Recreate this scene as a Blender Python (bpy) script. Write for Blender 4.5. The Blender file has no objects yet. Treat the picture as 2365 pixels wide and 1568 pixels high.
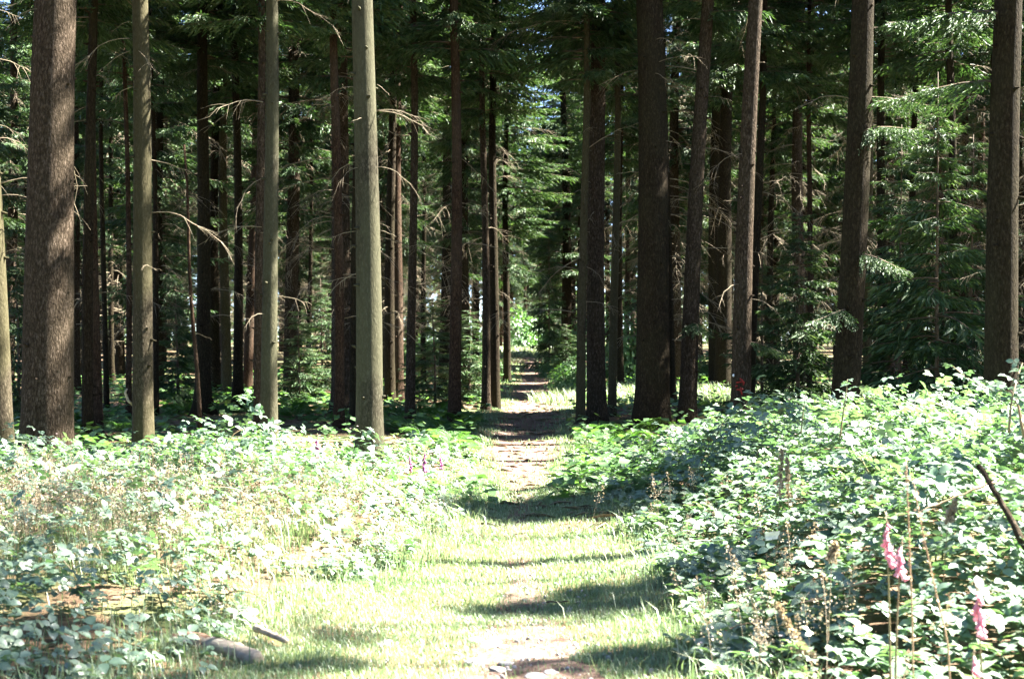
import bpy, math, random
import numpy as np
from mathutils import Vector, Matrix

SC = bpy.context.scene
C = SC.collection
rng = np.random.default_rng(11)
random.seed(11)
PI = math.pi

# ------------------------------------------------------------------ camera, sky, sun, exposure
EYE = 1.6
cam_d = bpy.data.cameras.new('camera')
cam = bpy.data.objects.new('camera', cam_d); C.objects.link(cam)
cam.location = (0, 0, EYE); cam.rotation_euler = (PI / 2, 0, 0)
cam_d.lens = 50; cam_d.sensor_width = 36; cam_d.clip_end = 1500
cam_d.dof.use_dof = True; cam_d.dof.focus_distance = 17; cam_d.dof.aperture_fstop = 4.0
SC.camera = cam
SUN_EL = math.radians(50); SUN_AZ = math.radians(13)        # azimuth from +X towards +Y
sun_dir = Vector((math.cos(SUN_EL) * math.cos(SUN_AZ), math.cos(SUN_EL) * math.sin(SUN_AZ), math.sin(SUN_EL)))
world = bpy.data.worlds.new('World'); SC.world = world; world.use_nodes = True
wn = world.node_tree; bg = wn.nodes['Background']
sky = wn.nodes.new('ShaderNodeTexSky'); sky.sky_type = 'NISHITA'; sky.sun_disc = False
sky.sun_elevation = SUN_EL; sky.sun_rotation = math.atan2(sun_dir.x, sun_dir.y)
sky.air_density = 0.45; sky.dust_density = 0.2
wn.links.new(sky.outputs[0], bg.inputs[0]); bg.inputs[1].default_value = 0.05
sl = bpy.data.lights.new('sun', 'SUN'); sl.energy = 5.0; sl.angle = math.radians(0.5); sl.color = (1, 0.95, 0.86)
so = bpy.data.objects.new('sun', sl); C.objects.link(so)
so.rotation_euler = (-sun_dir).to_track_quat('-Z', 'Y').to_euler()
SC.view_settings.view_transform = 'Standard'; SC.view_settings.look = 'None'
SC.view_settings.exposure = 4.0; SC.view_settings.gamma = 1; SC.view_settings.use_curve_mapping = False
SC.render.engine = 'CYCLES'
SC.cycles.max_bounces = 3; SC.cycles.diffuse_bounces = 1; SC.cycles.transmission_bounces = 2
SC.cycles.glossy_bounces = 2; SC.cycles.sample_clamp_indirect = 4

# ------------------------------------------------------------------ small helpers
def at(px, py, d):
    return Vector(((px - 1182.5) / 3285 * d, d, EYE + (784 - py) / 3285 * d))

def ss(a, b, x):
    t = np.clip((np.asarray(x, float) - a) / (b - a), 0, 1)
    return t * t * (3 - 2 * t)

def wob(x, y, s=1.0, p=0.0):
    x = np.asarray(x, float) * s; y = np.asarray(y, float) * s
    return (np.sin(1.7 * x + 0.9 * y + p) + np.sin(-1.1 * x + 2.3 * y + 1.7 + 2 * p) + np.sin(2.9 * x - 1.9 * y + 0.4 - p)
            + 0.6 * np.sin(4.7 * x + 3.9 * y + 2.2 + p)) / 3.6

def edge_r(y): return np.interp(y, [0, 6.7, 9, 12.6, 16, 24, 40, 60, 100], [1.05, 1.05, 1.2, 1.15, 1.05, 0.85, 1.5, 1.9, 2.3])
def edge_l(y): return np.interp(y, [0, 6.7, 8.5, 10, 12.6, 15, 24, 40, 60, 100], [-1.8, -1.75, -1.3, -0.92, -0.64, -0.52, -0.5, -0.4, -0.2, -0.4])
def path_c(y): return np.interp(y, [0, 6, 12, 24, 36, 60, 95, 140], [0.05, 0.08, 0.05, 0.2, 0.55, 0.9, 1.05, 1.2])
def dirt_w(y): return np.interp(y, [0, 6, 8, 9.5, 12, 14, 16, 20, 30, 40, 60, 95], [0.3, 0.34, 0.22, 0.10, 0.07, 0.10, 0.17, 0.46, 0.62, 0.6, 0.34, 0.15])

def gz(x, y):
    x = np.asarray(x, float); y = np.asarray(y, float)
    z = 1.0 * ss(40, 110, y) + 0.05 * wob(x, y, 0.45) + 0.015 * wob(x, y, 1.9, 1.0)
    off = x - path_c(y)
    z = z - 0.05 * np.exp(-(off / 0.7) ** 2)
    z = z + 0.10 * ss(0.4, 1.8, off - 0.8) + 0.06 * ss(0.4, 2.2, -off - 0.9)
    return z

def g(x, y): return float(gz(x, y))

def tri_mesh(name, V, T, mats, mi=None, tint=None, smooth=False):
    V = np.ascontiguousarray(V, np.float32); T = np.ascontiguousarray(T, np.int32)
    me = bpy.data.meshes.new(name)
    me.vertices.add(len(V)); me.vertices.foreach_set('co', V.ravel())
    me.loops.add(T.size); me.loops.foreach_set('vertex_index', T.ravel())
    me.polygons.add(len(T)); me.polygons.foreach_set('loop_start', np.arange(0, T.size, 3, dtype=np.int32))
    me.polygons.foreach_set('loop_total', np.full(len(T), 3, np.int32))
    for m in (mats if isinstance(mats, (list, tuple)) else [mats]): me.materials.append(m)
    if mi is not None: me.polygons.foreach_set('material_index', np.ascontiguousarray(mi, np.int32))
    if smooth: me.polygons.foreach_set('use_smooth', np.ones(len(T), bool))
    a = me.attributes.new('tint', 'FLOAT', 'POINT')
    a.data.foreach_set('value', np.ascontiguousarray(np.full(len(V), 0.5) if tint is None else tint, np.float32))
    me.update(calc_edges=True)
    return me

class MB:
    """collects shapes and links or returns them as one mesh"""
    def __init__(s): s.V = []; s.T = []; s.M = []; s.N = []; s.n = 0
    def add(s, V, T, m=0, tint=0.5):
        V = np.asarray(V, float).reshape(-1, 3); T = np.asarray(T, int).reshape(-1, 3)
        if len(V) == 0: return
        s.V.append(V); s.T.append(T + s.n); s.M.append(np.full(len(T), m)); s.N.append(np.broadcast_to(np.asarray(tint, float), (len(V),)))
        s.n += len(V)
    def arrays(s): return np.concatenate(s.V), np.concatenate(s.T), np.concatenate(s.M), np.concatenate(s.N)
    def mesh(s, name, mats, smooth=False):
        V, T, M, N = s.arrays(); return tri_mesh(name, V, T, mats, M, N, smooth)

def link(name, me, parent=None, loc=None, rot=None, scale=None, kind=None):
    o = bpy.data.objects.new(name, me); C.objects.link(o)
    if parent: o.parent = parent
    if loc is not None: o.location = loc
    if rot is not None: o.rotation_euler = rot
    if scale is not None: o.scale = scale if hasattr(scale, '__len__') else (scale,) * 3
    if kind: o['kind'] = kind
    return o

def tag(o, label, cat, group=None):
    o['label'] = label; o['category'] = cat
    if group: o['group'] = group
    return o

def thing(name, label, cat, loc=(0, 0, 0), rot=(0, 0, 0), group=None, scale=1.0):
    o = link(name, None, None, loc, rot, scale); o.empty_display_size = 0.1
    return tag(o, label, cat, group)

def tube(P, R, n=6, cap=True):
    P = np.asarray(P, float); R = np.asarray(R, float); k = len(P)
    d = np.gradient(P, axis=0); d /= np.linalg.norm(d, axis=1)[:, None] + 1e-9
    ref = np.array([0, 0, 1.0]) if abs(d[:, 2]).mean() < 0.8 else np.array([1.0, 0, 0])
    u = np.cross(d, ref); u /= np.linalg.norm(u, axis=1)[:, None] + 1e-9
    v = np.cross(d, u)
    a = np.arange(n) / n * 2 * PI
    V = P[:, None] + R[:, None, None] * (np.cos(a)[None, :, None] * u[:, None] + np.sin(a)[None, :, None] * v[:, None])
    V = V.reshape(-1, 3)
    i, j = np.meshgrid(np.arange(k - 1), np.arange(n), indexing='ij'); jn = (j + 1) % n
    A = i * n + j; B = i * n + jn; Cc = (i + 1) * n + jn; D = (i + 1) * n + j
    T = np.concatenate([np.stack([A, Cc, B], -1).reshape(-1, 3), np.stack([A, D, Cc], -1).reshape(-1, 3)])
    if cap:
        V = np.concatenate([V, P[:1], P[-1:]]); q = np.arange(n); qn = (q + 1) % n
        T = np.concatenate([T, np.stack([q, qn, np.full(n, k * n)], -1),
                            np.stack([(k - 1) * n + qn, (k - 1) * n + q, np.full(n, k * n + 1)], -1)])
    return V, T

def unit(a): return a / (np.linalg.norm(a, axis=-1, keepdims=True) + 1e-9)

def frames(f, nrm):
    x = unit(f); z = unit(nrm - (nrm * x).sum(-1, keepdims=True) * x); y = np.cross(z, x)
    return np.stack([x, y, z], -1)          # columns

def scatter(tv, tt, pos, R, s, tint=None):
    N = len(pos); s = np.asarray(s, float)
    sv = tv[None] * (s[:, None, None] if s.ndim == 1 else s[:, None, :])
    V = np.einsum('nij,nkj->nki', R, sv) + pos[:, None]
    T = (tt[None] + (np.arange(N) * len(tv))[:, None, None]).reshape(-1, 3)
    t = np.full(N, 0.5) if tint is None else tint
    return V.reshape(-1, 3), T, np.repeat(t, len(tv))

def rdir(N): return unit(rng.normal(size=(N, 3)))

# ------------------------------------------------------------------ materials
def new_mat(name):
    m = bpy.data.materials.new(name); m.use_nodes = True
    nt = m.node_tree; return m, nt, nt.nodes['Principled BSDF']

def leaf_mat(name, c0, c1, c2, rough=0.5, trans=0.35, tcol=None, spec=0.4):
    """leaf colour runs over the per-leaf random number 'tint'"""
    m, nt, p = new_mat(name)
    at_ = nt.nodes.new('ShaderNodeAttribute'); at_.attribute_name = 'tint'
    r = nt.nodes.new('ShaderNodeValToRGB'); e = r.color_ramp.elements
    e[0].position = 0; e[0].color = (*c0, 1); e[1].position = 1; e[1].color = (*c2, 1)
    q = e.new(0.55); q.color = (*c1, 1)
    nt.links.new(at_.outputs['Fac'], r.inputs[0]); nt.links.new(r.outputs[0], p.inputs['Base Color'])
    p.inputs['Roughness'].default_value = rough; p.inputs['Specular IOR Level'].default_value = spec
    t = nt.nodes.new('ShaderNodeBsdfTranslucent')
    mx = nt.nodes.new('ShaderNodeMix'); mx.data_type = 'RGBA'; mx.blend_type = 'MULTIPLY'; mx.inputs[0].default_value = 1
    nt.links.new(r.outputs[0], mx.inputs[6]); mx.inputs[7].default_value = (*(tcol or (1.3, 1.5, 0.6)), 1)
    nt.links.new(mx.outputs[2], t.inputs[0])
    sh = nt.nodes.new('ShaderNodeMixShader'); sh.inputs[0].default_value = trans
    nt.links.new(p.outputs[0], sh.inputs[1]); nt.links.new(t.outputs[0], sh.inputs[2])
    nt.links.new(sh.outputs[0], nt.nodes['Material Output'].inputs[0])
    return m

def coord(nt, scale, rnd=True):
    tc = nt.nodes.new('ShaderNodeTexCoord'); mp = nt.nodes.new('ShaderNodeMapping')
    mp.inputs['Scale'].default_value = scale
    nt.links.new(tc.outputs['Object'], mp.inputs[0])
    if rnd:
        oi = nt.nodes.new('ShaderNodeObjectInfo'); ml = nt.nodes.new('ShaderNodeMath'); ml.operation = 'MULTIPLY'; ml.inputs[1].default_value = 37
        nt.links.new(oi.outputs['Random'], ml.inputs[0]); nt.links.new(ml.outputs[0], mp.inputs['Location'])
    return mp

def noise(nt, vec, scale, detail=4, rough=0.6):
    n = nt.nodes.new('ShaderNodeTexNoise'); n.inputs['Scale'].default_value = scale
    n.inputs['Detail'].default_value = detail; n.inputs['Roughness'].default_value = rough
    nt.links.new(vec.outputs[0], n.inputs['Vector']); return n

def ramp(nt, fac, stops):
    r = nt.nodes.new('ShaderNodeValToRGB'); e = r.color_ramp.elements
    e[0].position, e[0].color = stops[0][0], (*stops[0][1], 1)
    e[1].position, e[1].color = stops[-1][0], (*stops[-1][1], 1)
    for p, c in stops[1:-1]: q = e.new(p); q.color = (*c, 1)
    nt.links.new(fac, r.inputs[0]); return r

def mixc(nt, fac, a, b, mode='MIX'):
    m = nt.nodes.new('ShaderNodeMix'); m.data_type = 'RGBA'; m.blend_type = mode
    if hasattr(fac, 'type'): nt.links.new(fac, m.inputs[0])
    else: m.inputs[0].default_value = fac
    for k, v in ((6, a), (7, b)):
        if hasattr(v, 'type'): nt.links.new(v, m.inputs[k])
        else: m.inputs[k].default_value = (*v, 1)
    return m.outputs[2]

def bark_mat(name, dark, mid, light, lichen, lich_amt, bump=0.6, fine=1.0):
    m, nt, p = new_mat(name)
    mp = coord(nt, (1, 1, 0.36)); n1 = noise(nt, mp, 38 * fine, 6, 0.72)
    mp2 = coord(nt, (1, 1, 0.5)); n2 = noise(nt, mp2, 1.6, 3, 0.5)
    vo = nt.nodes.new('ShaderNodeTexVoronoi'); vo.inputs['Scale'].default_value = 30 * fine; vo.feature = 'DISTANCE_TO_EDGE'
    mp3 = coord(nt, (1, 1, 0.42)); nt.links.new(mp3.outputs[0], vo.inputs['Vector'])
    r1 = ramp(nt, n1.outputs['Fac'], [(0.25, dark), (0.5, mid), (0.75, light)])
    r2 = ramp(nt, vo.outputs['Distance'], [(0.0, (0.45, 0.43, 0.4)), (0.14, (1, 1, 1))])
    c = mixc(nt, 0.8, r1.outputs[0], r2.outputs[0], 'MULTIPLY')
    r3 = ramp(nt, n2.outputs['Fac'], [(0.5 - lich_amt * 0.3, (0, 0, 0)), (0.62 - lich_amt * 0.2, (lich_amt,) * 3)])
    c = mixc(nt, r3.outputs[0], c, lichen)
    nt.links.new(c, p.inputs['Base Color'])
    p.inputs['Roughness'].default_value = 0.9; p.inputs['Specular IOR Level'].default_value = 0.06
    ad = nt.nodes.new('ShaderNodeMath'); ad.operation = 'MULTIPLY_ADD'; ad.inputs[1].default_value = 0.45
    nt.links.new(vo.outputs['Distance'], ad.inputs[0]); nt.links.new(n1.outputs['Fac'], ad.inputs[2])
    b = nt.nodes.new('ShaderNodeBump'); b.inputs['Strength'].default_value = bump; b.inputs['Distance'].default_value = 0.03
    nt.links.new(ad.outputs[0], b.inputs['Height']); nt.links.new(b.outputs[0], p.inputs['Normal'])
    return m

M_BARK_BROWN = bark_mat('bark brown flaking', (0.013, 0.009, 0.006), (0.040, 0.029, 0.019), (0.14, 0.108, 0.082), (0.042, 0.038, 0.022), 0.15, 1.0)
M_BARK_DARK = bark_mat('bark dark', (0.009, 0.007, 0.004), (0.020, 0.015, 0.009), (0.055, 0.043, 0.028), (0.033, 0.032, 0.015), 0.2, 0.8)
M_BARK_RED = bark_mat('bark reddish', (0.013, 0.008, 0.005), (0.034, 0.021, 0.013), (0.10, 0.064, 0.044), (0.13, 0.11, 0.08), 0.1, 0.6)
M_BARK_GREY = bark_mat('bark grey', (0.016, 0.012, 0.008), (0.042, 0.035, 0.023), (0.105, 0.088, 0.062), (0.058, 0.054, 0.026), 0.5, 0.5)
M_BARK_PALE = bark_mat('bark pale grey green', (0.014, 0.012, 0.008), (0.037, 0.033, 0.022), (0.10, 0.092, 0.066), (0.062, 0.062, 0.036), 0.55, 0.4)

def plain(name, col, col2, scale=8, rough=0.8, spec=0.3, bump=0.0, stretch=(1, 1, 1)):
    m, nt, p = new_mat(name); mp = coord(nt, stretch); n = noise(nt, mp, scale, 5)
    r = ramp(nt, n.outputs['Fac'], [(0.3, col), (0.7, col2)]); nt.links.new(r.outputs[0], p.inputs['Base Color'])
    p.inputs['Roughness'].default_value = rough; p.inputs['Specular IOR Level'].default_value = spec
    if bump:
        b = nt.nodes.new('ShaderNodeBump'); b.inputs['Strength'].default_value = bump; b.inputs['Distance'].default_value = 0.02
        nt.links.new(n.outputs['Fac'], b.inputs['Height']); nt.links.new(b.outputs[0], p.inputs['Normal'])
    return m

M_DEAD = plain('dead twig wood', (0.10, 0.08, 0.052), (0.28, 0.23, 0.155), 5)
M_TWIG = plain('living twig wood', (0.05, 0.036, 0.024), (0.11, 0.08, 0.05), 6)
M_CANE = plain('bramble cane', (0.12, 0.13, 0.05), (0.22, 0.13, 0.08), 3, 0.5)
M_STALK = plain('dry stalk', (0.28, 0.17, 0.10), (0.42, 0.29, 0.18), 7)
M_LOG = plain('weathered log', (0.17, 0.135, 0.10), (0.36, 0.31, 0.25), 4, 0.8, 0.3, 0.5, (1, 6, 6))
M_LOGBARK = plain('log bark', (0.10, 0.06, 0.04), (0.30, 0.18, 0.12), 9, 0.9, 0.2, 0.8)
M_STONE = plain('stone', (0.17, 0.155, 0.15), (0.38, 0.355, 0.34), 11, 0.8, 0.4, 0.6)
M_RED = plain('red forestry paint', (0.16, 0.010, 0.007), (0.30, 0.02, 0.012), 20, 0.6)
M_WHITE = plain('white paper', (0.74, 0.75, 0.76), (0.84, 0.84, 0.84), 6, 0.6)
M_SPRUCE = leaf_mat('spruce needles', (0.018, 0.040, 0.016), (0.045, 0.085, 0.034), (0.14, 0.18, 0.095), 0.5, 0.22, (1.2, 1.4, 0.6), 0.22)
M_BRAMBLE = leaf_mat('bramble leaf', (0.065, 0.115, 0.074), (0.11, 0.17, 0.12), (0.185, 0.23, 0.15), 0.42, 0.26, (1.1, 1.5, 0.55), 0.75)
M_BRACKEN = leaf_mat('bracken frond', (0.045, 0.105, 0.035), (0.075, 0.155, 0.05), (0.125, 0.21, 0.08), 0.5, 0.4, (1.2, 1.5, 0.5), 0.4)
M_GRASS = leaf_mat('grass blade', (0.10, 0.165, 0.08), (0.20, 0.26, 0.15), (0.33, 0.34, 0.24), 0.45, 0.33, (1.1, 1.3, 0.75), 0.5)
M_SEED = leaf_mat('ripe grass panicle', (0.22, 0.175, 0.11), (0.33, 0.27, 0.19), (0.45, 0.38, 0.29), 0.6, 0.3, (1.1, 1.0, 0.8), 0.3)
M_SHRUB = leaf_mat('broad shrub leaf', (0.06, 0.12, 0.05), (0.09, 0.17, 0.07), (0.14, 0.23, 0.10), 0.4, 0.35, (1.2, 1.5, 0.5), 0.5)
M_BLOSSOM = leaf_mat('bramble blossom', (0.55, 0.40, 0.40), (0.68, 0.56, 0.55), (0.78, 0.72, 0.70), 0.6, 0.3, (1, 1, 1), 0.3)
M_FOX = leaf_mat('foxglove bell', (0.60, 0.22, 0.28), (0.70, 0.36, 0.42), (0.78, 0.56, 0.58), 0.5, 0.3, (1.1, 0.8, 0.9), 0.3)
M_FOXP = leaf_mat('purple foxglove bell', (0.26, 0.05, 0.17), (0.34, 0.08, 0.24), (0.44, 0.14, 0.33), 0.5, 0.3, (1.1, 0.8, 0.9), 0.3)
M_YELLOW = leaf_mat('buttercup petal', (0.6, 0.45, 0.03), (0.7, 0.55, 0.04), (0.75, 0.62, 0.1), 0.5, 0.2, (1, 1, 1), 0.3)

def ground_mat():
    m, nt, p = new_mat('forest floor'); mp = coord(nt, (1, 1, 1), False)
    n1 = noise(nt, mp, 0.7, 5); n2 = noise(nt, mp, 9, 6, 0.7); n3 = noise(nt, mp, 60, 3, 0.7)
    lit = ramp(nt, n2.outputs['Fac'], [(0.3, (0.05, 0.032, 0.02)), (0.5, (0.12, 0.075, 0.045)), (0.72, (0.22, 0.15, 0.09))])
    gr = ramp(nt, n3.outputs['Fac'], [(0.3, (0.05, 0.085, 0.025)), (0.7, (0.13, 0.18, 0.06))])
    f = ramp(nt, n1.outputs['Fac'], [(0.46, (0, 0, 0)), (0.60, (0.85, 0.85, 0.85))])
    nt.links.new(mixc(nt, f.outputs[0], lit.outputs[0], gr.outputs[0]), p.inputs['Base Color'])
    p.inputs['Roughness'].default_value = 0.95; p.inputs['Specular IOR Level'].default_value = 0.2
    b = nt.nodes.new('ShaderNodeBump'); b.inputs['Strength'].default_value = 0.8; b.inputs['Distance'].default_value = 0.05
    nt.links.new(n2.outputs['Fac'], b.inputs['Height']); nt.links.new(b.outputs[0], p.inputs['Normal'])
    return m

def path_mat():
    m, nt, p = new_mat('trodden earth'); mp = coord(nt, (1, 1, 1), False)
    n1 = noise(nt, mp, 2.2, 5); n2 = noise(nt, mp, 28, 5, 0.7)
    a = ramp(nt, n2.outputs['Fac'], [(0.28, (0.07, 0.042, 0.03)), (0.5, (0.15, 0.098, 0.075)), (0.74, (0.27, 0.205, 0.17))])
    b_ = ramp(nt, n1.outputs['Fac'], [(0.35, (0.72, 0.62, 0.55)), (0.65, (1, 1, 1))])
    nt.links.new(mixc(nt, 1.0, a.outputs[0], b_.outputs[0], 'MULTIPLY'), p.inputs['Base Color'])
    p.inputs['Roughness'].default_value = 0.9; p.inputs['Specular IOR Level'].default_value = 0.25
    b = nt.nodes.new('ShaderNodeBump'); b.inputs['Strength'].default_value = 0.9; b.inputs['Distance'].default_value = 0.03
    nt.links.new(n2.outputs['Fac'], b.inputs['Height']); nt.links.new(b.outputs[0], p.inputs['Normal'])
    return m
M_GROUND = ground_mat(); M_PATH = path_mat()

# ------------------------------------------------------------------ ground and path
def grid(xs, ys, zf):
    X, Y = np.meshgrid(xs, ys); V = np.stack([X, Y, zf(X, Y)], -1).reshape(-1, 3); w = len(xs)
    i, j = np.meshgrid(np.arange(len(ys) - 1), np.arange(w - 1), indexing='ij'); A = (i * w + j).ravel()
    return V, np.concatenate([np.stack([A, A + 1, A + w + 1], -1), np.stack([A, A + w + 1, A + w], -1)])
xs = np.concatenate([[-300, -150, -90, -60, -45], np.arange(-34, -8, 1.0), np.arange(-8, 8.01, 0.2), np.arange(9, 35, 1.0), [45, 60, 90, 150, 300]])
ys = np.concatenate([[-200, -80, -30, -12, -5, 0, 2], np.arange(3, 26, 0.2), np.arange(26, 60, 0.7), np.arange(60, 125, 2.5), [140, 170, 220, 320, 600]])
V, T = grid(xs, ys, gz); link('ground', tri_mesh('ground', V, T, M_GROUND, smooth=True), kind='structure')

ys_p = np.arange(2, 130, 0.15); us = np.linspace(-1, 1, 13)
U, Yp = np.meshgrid(us, ys_p)
half = dirt_w(Yp) * 1.2 * (1 + 0.35 * wob(np.sign(U) * 3, Yp, 1.1) + 0.2 * wob(U * 0 + np.sign(U), Yp, 3.1))
Xp = path_c(Yp) + U * half
Zp = gz(Xp, Yp) + 0.006 + 0.010 * wob(Xp, Yp, 7) * (1 - np.abs(U)) - 0.012 * (np.abs(U) > 0.99)
V = np.stack([Xp, Yp, Zp], -1).reshape(-1, 3); w = len(us)
i, j = np.meshgrid(np.arange(len(ys_p) - 1), np.arange(w - 1), indexing='ij'); A = (i * w + j).ravel()
T = np.concatenate([np.stack([A, A + 1, A + w + 1], -1), np.stack([A, A + w + 1, A + w], -1)])
link('path', tri_mesh('path', V, T, M_PATH, smooth=True), kind='structure')
# side track leaving to the right behind the thick trunks
t = np.linspace(0, 1, 40)[:, None]; u = np.linspace(-1, 1, 7)[None]
Xs = 0.9 + 9.5 * t + 0 * u; Ys = 29.5 + 4.5 * t ** 1.3 + u * (0.75 + 0.15 * np.sin(9 * t))
V = np.stack([Xs, Ys, gz(Xs, Ys) + 0.011], -1).reshape(-1, 3); w = 7
i, j = np.meshgrid(np.arange(39), np.arange(6), indexing='ij'); A = (i * w + j).ravel()
T = np.concatenate([np.stack([A, A + w + 1, A + 1], -1), np.stack([A, A + w, A + w + 1], -1)])
link('side_path', tri_mesh('side_path', V, T, M_PATH, smooth=True), kind='structure')

# ------------------------------------------------------------------ spruce branches and crowns
def diamond():
    v = np.array([[0, 0, 0], [0.45, 0.5, 0.06], [1, 0, -0.08], [0.45, -0.5, 0.06]]); return v, np.array([[0, 2, 1], [0, 3, 2]])
DV, DT = diamond()

def make_branch(L, fine=1.0, hang=0.7, dens=1.0):
    """one drooping spruce bough along +X: wood axis and needle sprigs; returns (wood V,T), (leaf V,T,tint)"""
    n = 7; t = np.linspace(0, 1, n)
    ax = np.stack([L * t * (0.96 + 0 * t), 0.06 * L * np.sin(3 * t + rng.uniform(0, 6)) * t, L * (0.10 * t - 0.38 * t ** 2 + 0.14 * t ** 4)], -1)
    wv, wt = tube(ax, 0.013 * L * (1.05 - t) + 0.003, 3, False)
    tn = np.arange(0.12, 1.0, 0.10 * fine / L)
    pos = []; f = []; sc = []
    for tt in tn:
        p0 = np.array([np.interp(tt, t, ax[:, k]) for k in range(3)])
        for sgn in (-1, 1):
            if rng.random() > dens: continue
            ln = (0.34 * L * (1 - tt) ** 0.8 + 0.10) * rng.uniform(0.7, 1.2)
            d = unit(np.array([0.75, sgn * rng.uniform(0.5, 1.0), -hang * rng.uniform(0.2, 1.2)]))
            k = max(2, int(ln / (0.046 * fine)))
            for q in range(k):
                s = (q + rng.random() * 0.6) / k
                pp = p0 + d * ln * s + np.array([0, 0, -hang * 0.35 * ln * s * s])
                side = rng.choice([-1, 1])
                dd = unit(d + rng.normal(size=3) * 0.35 + np.array([0.3, side * 0.5, -0.35 * hang]))
                pos.append(pp); f.append(dd); sc.append(fine * rng.uniform(0.13, 0.24))
    pos = np.array(pos); f = np.array(f); sc = np.array(sc); N = len(pos)
    R = frames(f, np.array([0, 0, 1.0]) + rng.normal(size=(N, 3)) * 0.55)
    S = np.stack([sc, sc * rng.uniform(0.15, 0.24, N), sc], -1)
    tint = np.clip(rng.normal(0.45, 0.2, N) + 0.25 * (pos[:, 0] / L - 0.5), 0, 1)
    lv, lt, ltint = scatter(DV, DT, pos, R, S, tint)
    return (wv, wt), (lv, lt, ltint)

BOUGHS = {L: [make_branch(L) for _ in range(3)] for L in (0.8, 1.5, 2.3)}

def crown_mesh(name, z0, z1, rmax, whorl=0.42, per=5, sparse_low=0.5, fine=None, hang=None):
    mb = MB(); z = z0; keys = sorted(BOUGHS)
    while z < z1 - 0.3:
        f = (z - z0) / (z1 - z0)
        r = rmax * min(1.0, (1 - f) ** 0.75 * 1.05 + 0.04) * (0.75 + 0.25 * min(1, f * 5))
        keep = 1 - sparse_low * max(0, 1 - f * 3)
        for q in range(per):
            if rng.random() > keep: continue
            L = max(0.35, r * rng.uniform(0.6, 1.15)); k = min(keys, key=lambda a: abs(a - L))
            (wv, wt), (lv, lt, ltn) = BOUGHS[k][rng.integers(3)]
            s = L / k; a = rng.uniform(0, 2 * PI); pit = rng.uniform(-0.15, 0.35) * (0.3 + f)
            ca, sa, cp, sp = math.cos(a), math.sin(a), math.cos(pit), math.sin(pit)
            R = np.array([[ca, -sa, 0], [sa, ca, 0], [0, 0, 1]]) @ np.array([[cp, 0, -sp], [0, 1, 0], [sp, 0, cp]])
            off = np.array([0, 0, z + rng.uniform(-0.15, 0.15)])
            mb.add((wv * s) @ R.T + off, wt, 1, 0.5)
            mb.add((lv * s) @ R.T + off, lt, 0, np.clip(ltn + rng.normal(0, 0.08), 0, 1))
        z += whorl * rng.uniform(0.7, 1.3) * (1 - 0.4 * f)
    return mb.mesh(name, [M_SPRUCE, M_TWIG])

CROWN_HIGH = [crown_mesh('crown', 9.0, 24.0, 2.3, 0.55, 7, 0.3) for _ in range(3)]
CROWN_TOP = crown_mesh('crown', 14.0, 25.0, 1.8, 0.55, 6, 0.3)
CROWN_SPARSE = [crown_mesh('crown', 19.0, 27.0, 1.5, 0.62, 4, 0.2) for _ in range(2)]
CROWN_MID = [crown_mesh('crown', 4.6, 22.5, 2.2, 0.55, 7, 0.5) for _ in range(3)]
CROWN_LOW = [crown_mesh('crown', 2.0, 20.0, 2.2, 0.60, 6, 0.5) for _ in range(3)]
CROWN_YOUNG = [crown_mesh('crown', 0.35, 5.5, 1.25, 0.30, 5, 0.1) for _ in range(2)]

def dead_branch_verts(L, droop, seed_curve, twigs=6):
    mb = MB(); n = 8; t = np.linspace(0, 1, n)
    y = 0.10 * L * np.sin(2.5 * t + seed_curve) * t
    P = np.stack([L * t * (1 - 0.12 * droop * t), y, L * (0.05 * t - droop * t ** 2)], -1)
    P += rng.normal(size=P.shape) * 0.022 * L * t[:, None]
    v, tr = tube(P, 0.0055 * (1.15 - t) * (0.6 + 0.4 * L) + 0.0018, 4); mb.add(v, tr)
    for k in range(twigs * 2):
        a = rng.uniform(0.2, 0.97); p0 = np.array([np.interp(a, t, P[:, q]) for q in range(3)])
        d = unit(np.array([0.6, rng.choice([-1, 1]) * rng.uniform(0.4, 1.0), rng.uniform(-0.9, 0.1)])); l = L * rng.uniform(0.12, 0.34)
        s = np.linspace(0, 1, 4)[:, None]
        Q = p0 + d * l * s + np.array([0, 0, -0.35 * l]) * s ** 2
        v, tr = tube(Q, 0.003 * (1.1 - s[:, 0]) + 0.0011, 3, False); mb.add(v, tr)
    return mb.arrays()
DEAD = [dead_branch_verts(L, dr, c, tw) for L, dr, c, tw in
        [(1.1, .45, 0, 4), (1.6, .5, 1, 6), (0.7, .3, 2, 2), (2.0, .4, 3, 8), (1.3, .7, 4, 5), (0.9, .6, 5, 3), (1.7, .25, .5, 7), (0.45, .2, 2.2, 1)]]
DEAD_ME = [tri_mesh('dead_branch', a[0], a[1], M_DEAD) for a in DEAD]

def dead_mass(z0, z1, n):
    mb = MB()
    for _ in range(n):
        v, t_, _, _ = DEAD[rng.integers(len(DEAD))]; s = rng.uniform(0.7, 1.3); a = rng.uniform(0, 2 * PI); ca, sa = math.cos(a), math.sin(a)
        mb.add((v * s) @ np.array([[ca, -sa, 0], [sa, ca, 0], [0, 0, 1]]).T + np.array([0.08 * ca, 0.08 * sa, rng.uniform(z0, z1)]), t_)
    return mb.mesh('dead_twigs', [M_DEAD])
DEAD_MASS = [dead_mass(1.4, 11.0, 84) for _ in range(4)]

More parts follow.
